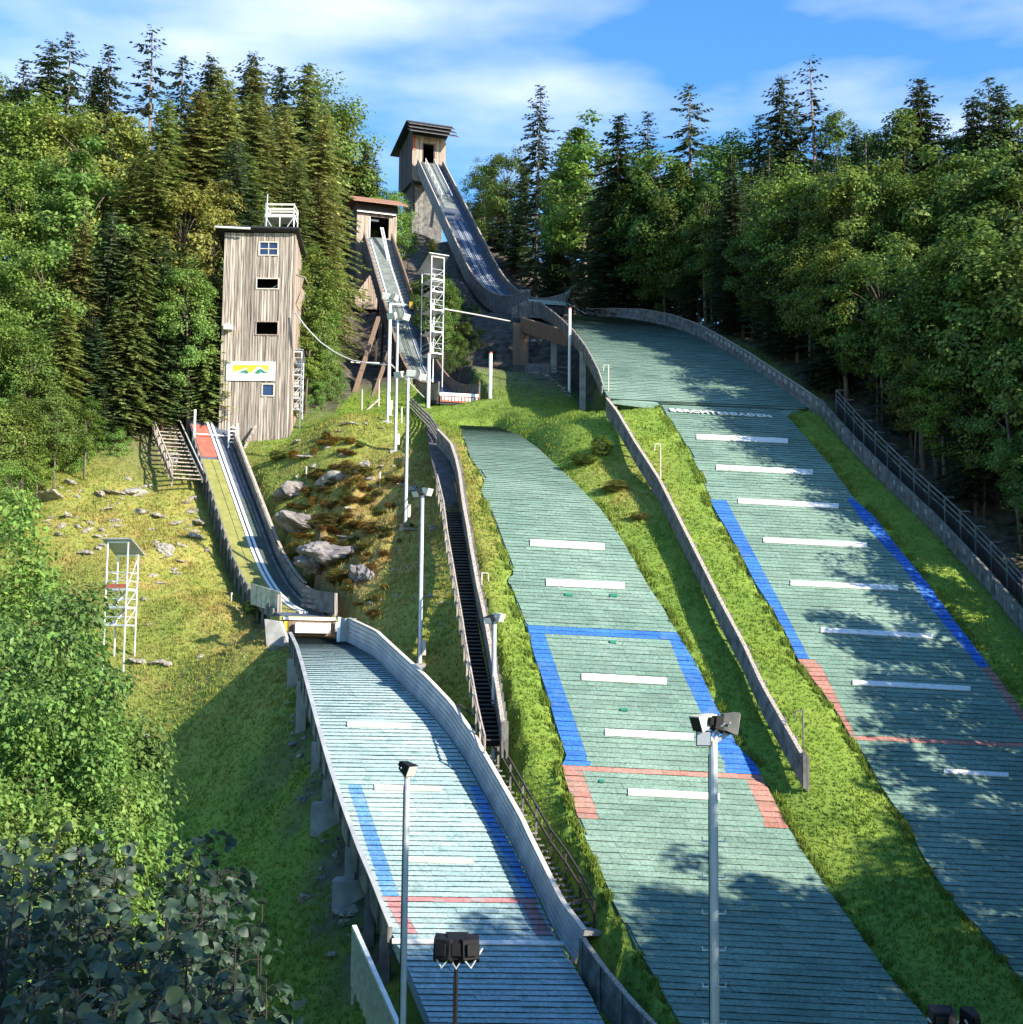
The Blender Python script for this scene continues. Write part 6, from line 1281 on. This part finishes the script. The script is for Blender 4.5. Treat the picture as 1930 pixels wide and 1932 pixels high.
row('in the second row of the right forest', 'second row of the right forest', [(900, 385, 165, 'b'), (940, 355, 152, 'b'), (985, 300, 144, 's'), (1040, 320, 141, 's'), (1085, 300, 140, 'b'), (1140, 285, 136, 's'), (1190, 305, 135, 's'), (1240, 280, 131, 'b'), (1290, 320, 129, 'b'), (1330, 335, 126, 'b'), (1385, 285, 126, 's'), (1440, 275, 123, 's'), (1500, 295, 120, 'b'), (1560, 270, 116, 'b'),
    (1620, 262, 113, 'b'), (1680, 270, 111, 'b'), (1740, 285, 109, 'b'), (1800, 255, 107, 'b'), (1860, 262, 106, 'b'), (1915, 255, 105, 'b')], dim=.98)
row('in the third row of the right forest', 'third row of the right forest', [(925, 440, 160, 's'), (985, 405, 143, 's'), (1045, 400, 138, 's'), (1105, 410, 134, 's'), (1165, 400, 130, 's'), (1222, 425, 127, 's'), (1282, 400, 122, 'b'), (1342, 400, 119, 'b'), (1400, 420, 116, 's'), (1462, 400, 113, 's'), (1525, 420, 108, 'b'), (1592, 400, 104, 'b'), (1660, 420, 100, 'b'), (1730, 430, 97, 'b'), (1800, 400, 95, 'b'), (1870, 420, 93, 'b'), (1935, 400, 91, 'b')], dim=.98)
row('along the barrier edge of the right forest', 'front row of the right forest', [(1300, 480, 119, 's'), (1395, 500, 112, 's'), (1480, 530, 106, 's'), (1560, 560, 99, 's'), (1650, 570, 93, 'b'), (1722, 650, 87, 'y'), (1850, 690, 82, 'b'), (1775, 600, 92, 'b'), (1915, 590, 88, 'b'), (1945, 780, 79, 'b')], dim=.98)
row('in the leafy clump at the lower left', 'leafy trees in the lower left gully', [(-15, 850, 50, 'w'), (50, 880, 49, 'w'), (108, 950, 46, 'w'), (150, 1060, 44, 'w'), (176, 1190, 41.5, 'w'), (40, 1060, 41, 'w'), (100, 1120, 40, 'w'), (175, 1320, 38, 'w'), (10, 1330, 37, 'w'), (90, 1370, 36, 'w'), (40, 1480, 33, 'w')], .68)
# the wood right behind the K90 barrier, and the filling of the wood farther back
kk = 0
for (off, H0, H1, st_) in ((4.6, 10.5, 14.5, 4.2), (9.5, 14, 18.5, 5.0), (16, 17, 22, 6.0)):
    for Yt in np.arange(62 + off, 152, st_):
        x = float(np.interp(Yt, EDGE[:, 1], EDGE[:, 0])) + off + random.uniform(-.8, .8); y = Yt + random.uniform(-1.2, 1.2); kd = random.choice('bbsbs' if Yt < 110 else 'sbsss')
        u_, v_ = vproj([x, y, float(zT(x, y)) + 8])
        if u_ > 2080: continue
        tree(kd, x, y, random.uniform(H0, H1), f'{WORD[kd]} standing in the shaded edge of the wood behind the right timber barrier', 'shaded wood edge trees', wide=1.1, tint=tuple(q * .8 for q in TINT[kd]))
for k in range(46):
    y = random.uniform(158, 186); x = random.uniform(10, 62); kd = random.choice('bsbs'); rx = float(np.interp(y, RK[0][:, 1], RK[0][:, 0]))
    if x < rx + 9: continue
    tree(kd, x, y, random.uniform(17, 21), f'{WORD[kd]} deep inside the right forest, mostly hidden by the rows before it', 'inner trees of the right forest', tint=tuple(q * .9 for q in TINT[kd]))
row('close behind the top of the longest inrun', 'trees behind the longest inrun', [(905, 335, 212, 's'), (932, 300, 205, 's'), (958, 330, 200, 's'), (893, 405, 208, 'b'), (918, 420, 198, 'b'), (948, 425, 190, 's'), (975, 380, 186, 's'), (990, 450, 178, 'b')], dim=.9)
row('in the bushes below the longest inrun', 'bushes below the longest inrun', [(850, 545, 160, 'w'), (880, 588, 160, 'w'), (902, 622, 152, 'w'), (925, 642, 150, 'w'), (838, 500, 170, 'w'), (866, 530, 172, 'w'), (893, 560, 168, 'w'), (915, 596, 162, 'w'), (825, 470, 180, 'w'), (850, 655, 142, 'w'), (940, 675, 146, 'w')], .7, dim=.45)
row('in the small copse between the two inruns', 'copse between the inruns', [(822, 492, 150, 'b'), (846, 520, 152, 'b'), (832, 565, 142, 'b'), (862, 560, 154, 's'), (880, 590, 154, 'b'), (905, 606, 156, 'b'), (868, 622, 146, 'b'), (812, 450, 178, 'f')], .85)
for k in range(15):
    y = 75 + k * 3.6; x = 55 + (k % 3) * 4; tree(random.choice('bbs'), x, y, 43 + (y - 75) * .14 - float(zT(x, y)), 'tall tree of the wood edge just outside the right edge of the view', 'trees outside the view casting shade')
# trees beyond the right and lower edge of the view: they throw the shadows on the slopes
SHADE = [(37, 84, 24, 'b'), (38, 76, 20.5, 'b'), (39, 70, 18, 's'), (37, 66, 16, 'b'), (39, 60, 13, 'b'), (37, 54, 9.5, 'b'), (41, 56, 12, 's'), (38, 48, 8, 'b'), (37, 42, 8, 'b'), (43, 64, 17, 'b'), (44, 48, 10, 'b'), (45, 76, 23, 'b'),
         (31, 37, 7.5, 'b'), (29, 31, 12, 'b'), (33, 30, 12, 'b'), (26, 26, 12, 'b'), (31, 25, 14, 's'), (36, 34, 11, 'b'), (22, 20, 9, 'b'), (28, 18, 13, 'b'), (36, 24, 14, 'b'), (40, 36, 11, 'b'), (24, 12, 11, 's'), (34, 41, 8, 'b'), (42, 86, 27, 'b'), (48, 90, 28, 's'), (27, 29, 10.5, 'b'), (30, 33.5, 10, 'b'), (23, 32, 7.5, 'b'), (24, 23, 12, 'b'), (20, 27, 9.5, 'b')]
for (x, y, zt, kd) in SHADE: tree(kd, x, y, zt - float(zT(x, y)), 'tall tree of the wood edge just outside the right edge of the view', 'trees outside the view casting shade')
tree('b', 9, -1.5, 10.5, 'tree beside the viewpoint, outside the view, shading the near leaves', 'trees outside the view casting shade')
tree('b', 13.5, 3, 13, 'tree beside the viewpoint, outside the view, shading the near leaves', 'trees outside the view casting shade')
tree('b', 4.5, -5, 8, 'tree beside the viewpoint, outside the view, shading the near leaves', 'trees outside the view casting shade')

# bushes on the grass between the hills
def bush(U, V, wpx, hpx, label, tint, kind='w', Y=None):
    g = gpt(U, V, 50, 140) if Y is None else onG(W(U, V, Y)); H = hpx * g[1] / F; cm, tm, H0 = PR[kind][ntree[0] % 2]; ntree[0] += 1
    t = thing('bush', label, 'bush', g - Z * .1 * H); sw_ = wpx * g[1] / F / 9.0; t.scale = (sw_, sw_, H / H0); t.rotation_euler = (0, 0, random.uniform(0, 6))
    for nm, me in (('stem', tm), ('foliage', cm)):
        o = bpy.data.objects.new(nm, me); COL.objects.link(o); o.parent = t
        if nm == 'foliage': o.color = (*tint, 1)
bush(1135, 862, 50, 52, 'rounded bush on the grass strip right of the middle slope crest', (.15, .20, .03))
bush(1100, 880, 60, 30, 'low weedy bush left of the rounded bush on the grass strip', (.13, .17, .03)); bush(1160, 930, 60, 30, 'low dry weeds beside the plank barrier below the rounded bush', (.20, .19, .05))
bush(1205, 985, 40, 22, 'low brownish weeds on the strip halfway along the plank barrier', (.19, .17, .05))
bush(480, 1165, 50, 40, 'bright green bush at the left foot of the mossy screen', (.12, .19, .03)); bush(590, 1120, 60, 34, 'yellow green bush right above the dark slat screen', (.20, .18, .03)); bush(700, 1010, 46, 30, 'rusty brown fern bush on the mound near the three lamp mast', (.20, .12, .035))
bush(560, 1060, 60, 44, 'yellowish shrub on the shaded rock face of the mound', (.22, .19, .03)); bush(620, 1000, 70, 40, 'brownish heather bush on the front of the mound', (.15, .12, .035)); bush(665, 900, 60, 30, 'olive brown bush near the top of the mound', (.16, .14, .04)); bush(640, 1120, 60, 34, 'dry yellow bush low on the front of the mound', (.20, .17, .04)); bush(525, 870, 46, 26, 'green bush between the small inrun wall and the mound top', (.12, .17, .03)); bush(705, 1170, 40, 22, 'rusty weeds just above the corrugated barrier end', (.20, .13, .035))

for k in range(150):
    U = random.gauss(640, 62); V = random.gauss(985, 85)
    if not (540 < U < 780 and 830 < V < 1170): continue
    bush(U, V, random.uniform(12, 42), random.uniform(9, 22), 'low rusty brown fern clump on the rocky mound', random.choice([(.26, .15, .035), (.32, .19, .04), (.24, .21, .045), (.16, .18, .04), (.20, .11, .035)])); t_ = [o for o in COL.objects if o.type == 'EMPTY'][-1]; t_['group'] = 'fern clumps on the mound'
for (U, V, s_, lab) in ((575, 985, 120, 'largest dark rock face on the left flank of the mound'), (618, 1040, 90, 'dark rock face low on the front of the mound'), (556, 925, 70, 'dark rock at the upper left flank of the mound, beside the inrun wall'), (640, 900, 70, 'craggy rock near the middle of the mound top'), (690, 1085, 60, 'dark hollow rock right of the low rock face'), (600, 1090, 66, 'dark rock just above the yellow green bush of the mound')):
    o_ = rock(U, V, s_ * 1.25, lab, 'rock faces of the mound', dark='dark' in lab, flat=1.15); o_.location.z += s_ * .001
# ------------------------------------------------------------------ near leafy shrubs below the viewpoint
_SW = np.array([0, .05, .14, .27, .42, .58, .73, .86, .95, 1.0]); _WW = np.array([0, .20, .37, .47, .49, .44, .34, .20, .08, 0]); _CR = np.array([-1, -.5, 0, .5, 1.0])
def big_leaf(base, D, N, L, droop):
    """rounded, pointed leaf: folded along the midrib, wavy at the rim, curling down towards the tip"""
    S = np.cross(N, D); ph = random.uniform(0, 6.28); fold = random.uniform(.05, .4); wav = random.uniform(.02, .09); tw = random.uniform(-.5, .5)
    s_ = _SW[:, None]; w = _WW[:, None] * _CR[None, :]; h = -droop * s_ ** 2 + fold * np.abs(w) + wav * np.sin(ph + 9 * s_ + 4 * w) * np.abs(w) * 2 + tw * w * s_
    V = base + D * (s_[..., None] * L * (1 - .2 * droop)) + S * (w[..., None] * L) + N * (h[..., None] * L)
    return V.reshape(-1, 3), _LF
_LF = [(a * 5 + b, a * 5 + b + 1, a * 5 + b + 6, a * 5 + b + 5) for a in range(9) for b in range(4)]
def shrub(label, stems, seed, dens=1.0):
    r = np.random.default_rng(seed); VV, FF, n0 = [], [], 0; st_ = MB(); tops = []
    b0 = np.array(stems[0][0]); t = thing('leafy_shrub', label, 'shrub', b0)
    for (b, top) in stems:
        b = np.array(b, float); top = np.array(top, float); q = [b + (top - b) * s_ + np.array([math.sin(3 * s_ + b[0]) * .08, math.cos(2.4 * s_ + b[1]) * .08, 0]) * s_ for s_ in np.linspace(0, 1, 9)]; st_.tube(q, .016, 6, r1=.005); q = np.array(q); L = np.linalg.norm(top - b); k = int(L * 22 * dens)
        for i in range(k):
            s_ = r.uniform(.12, 1) ** .75; p = np.array([np.interp(s_, np.linspace(0, 1, 9), q[:, j]) for j in range(3)]); a = r.uniform(0, 6.28); tw = r.uniform(.08, .5) * (1.15 - s_ * .75); e = p + np.array([math.cos(a), math.sin(a), r.uniform(-.1, .5)]) * tw
            if r.random() < .6: st_.tube(np.array([p, (p + e) / 2 + Z * .02, e]), .0045, 4, r1=.002)
            for m in range(r.integers(1, 4)):
                a2 = a + r.uniform(-1.3, 1.3); D = unit(np.array([math.cos(a2), math.sin(a2), r.uniform(-.75, .1)])); N = unit(Z * .8 + r.normal(0, .62, 3)); N = unit(N - D * (N @ D)); Lf = r.uniform(.05, .125) * (1.05 - .25 * s_)
                v, f_ = big_leaf(e + D * .03 + r.normal(0, .03, 3), D, N, Lf, r.uniform(.1, .5)); VV.append(v); FF.append(np.array(f_) + n0); n0 += len(v)
    st_.build('stems', M_TWIG, t); me = np_mesh('foliage', np.concatenate(VV) - b0, np.concatenate(FF), [M_BIGLEAF], None, True)
    o = bpy.data.objects.new('foliage', me); COL.objects.link(o); o.parent = t; o.color = (.040, .072, .040, 1)
def stem_px(U, Vt, Y, dx=0, dy=0):
    top = W(U, Vt, Y); b = np.array([top[0] + dx, top[1] + dy, 0]); b[2] = float(zT(b[0], b[1])) - .1; return (b, top)
R5 = np.random.default_rng(5)
def stems_for(lst): return [stem_px(U, V, Y, float(R5.uniform(-.35, .35)), float(R5.uniform(-.3, .3))) for (U, V, Y) in lst]
shrub('broad leaved sapling shrub filling the lower left corner, nearest the viewpoint', stems_for([(10, 1600, 8.2), (60, 1640, 7.8), (110, 1570, 8.8), (150, 1600, 9.2), (30, 1700, 7.2), (90, 1740, 7.0), (140, 1720, 7.4), (190, 1700, 8.0), (-20, 1650, 7.6), (170, 1800, 6.8), (60, 1820, 6.5), (120, 1860, 6.4), (0, 1800, 6.6), (35, 1580, 9.4), (180, 1590, 9.6), (75, 1690, 8.4), (205, 1640, 9.0), (20, 1880, 5.6), (80, 1900, 5.4), (140, 1920, 5.6), (190, 1890, 6.0), (50, 1760, 7.6), (125, 1650, 8.6), (165, 1720, 7.8), (-10, 1720, 8.0)]), 31, 1.7)
shrub('broad leaved sapling shrub right of the sunlit gap at the lower left', stems_for([(300, 1740, 7.6), (340, 1640, 9.2), (370, 1590, 10.2), (390, 1650, 9.6), (420, 1760, 8.4), (330, 1800, 7.2), (280, 1830, 7.0), (380, 1840, 7.4), (440, 1850, 7.8), (240, 1780, 7.4), (310, 1690, 8.6), (350, 1720, 8.4), (400, 1700, 9.0), (250, 1900, 5.8), (310, 1890, 6.0), (370, 1910, 6.2), (430, 1920, 6.6), (260, 1850, 6.8), (340, 1860, 6.6), (400, 1830, 7.4), (360, 1680, 9.0)]), 32, 1.6)
shrub('thin single sapling with few leaves, rightmost at the lower left', stems_for([(462, 1745, 9.0), (478, 1830, 8.6), (470, 1700, 9.6)]), 33, .45)

# ------------------------------------------------------------------ grass
def scatter_grass():
    n = 420000; x = rng.uniform(-42, 34, n); y = rng.uniform(42, 128, n); U, V = vproj(np.stack([x, y, zT(x, y)], 1))
    ok = (U > -20) & (U < 1950) & (V > 560) & (V < 1960); x, y = x[ok], y[ok]
    i = ((x - GX0) / GS + .5).astype(int); j = ((y - GY0) / GS + .5).astype(int); ok = ~msk[j, i]; ok &= bare_shade[j, i] < rng.uniform(.25, .9, len(x))
    ok &= rng.uniform(0, 1, len(x)) < np.clip(75.0 / y, 0, 1.2) ** 1.2 * .75; x, y, i, j = x[ok], y[ok], i[ok], j[ok]; z = zT(x, y); dr = dry[j, i]
    patch = fbm(x / 2.2, y / 2.2, 91, 3); B = []; A = []
    ex = []                                   # longer blades left standing along the mats and the barriers
    for h_, a_, b_ in ((K90, 765, 1950), (MID, 804, 1950)):
        for m_ in range(2):
            V_ = rng.uniform(a_, b_, 9000) ** 1.0; V_ = V_[fbm(V_ / 9.0, V_ * 0 + m_ * 7.3 + a_, 5, 3) > .02]; nV = len(V_); P_ = h_.pt(h_.L(V_) - rng.uniform(-1, 14, nV), V_) if m_ == 0 else (lambda q: h_.pt(q[0] + rng.uniform(-1, 14, nV), q[1]))(h_.right_end(V_)); ex.append(P_)
    ex = np.concatenate(ex); ns = len(x); x = np.concatenate([x, ex[:, 0]]); y = np.concatenate([y, ex[:, 1]]); z = np.concatenate([z, zT(ex[:, 0], ex[:, 1])]); dr = np.concatenate([dr, np.full(len(ex), .12)]); patch = np.concatenate([patch, rng.uniform(.2, .6, len(ex))])
    for k in range(3):
        m = len(x); a = rng.uniform(0, 6.28, m); h = rng.uniform(.07, .19, m) * np.where(np.arange(m) >= ns, 1.15, 1.0) * (1 + .9 * np.clip(patch, -.3, .6)) * (1 + .5 * dr); lean = rng.uniform(.15, .9, m)
        d = np.stack([np.cos(a), np.sin(a), np.zeros(m)], 1); s_ = np.stack([-np.sin(a), np.cos(a), np.zeros(m)], 1); b = np.stack([x, y, z - .02], 1) + rng.normal(0, .05, (m, 3)) * np.array([1, 1, 0])
        w = rng.uniform(.018, .045, m); D = d * lean[:, None] * .8 + Z; V_ = np.empty((m, 3, 3)); V_[:, 0] = b - s_ * w[:, None]; V_[:, 1] = b + s_ * w[:, None]; V_[:, 2] = b + D * h[:, None]; B.append(V_); A.append(np.repeat(dr, 3))
    Vg = np.concatenate(B).reshape(-1, 3); me = np_mesh('grass', Vg, np.arange(len(Vg)).reshape(-1, 3), [M_GRASS], {'dry': np.concatenate(A)}); o = bpy.data.objects.new('grass', me); COL.objects.link(o); tag(o, 'short grass covering the strips and slopes between the jumping hills', 'grass', kind='stuff')
    print('grass tufts', len(x))
scatter_grass()
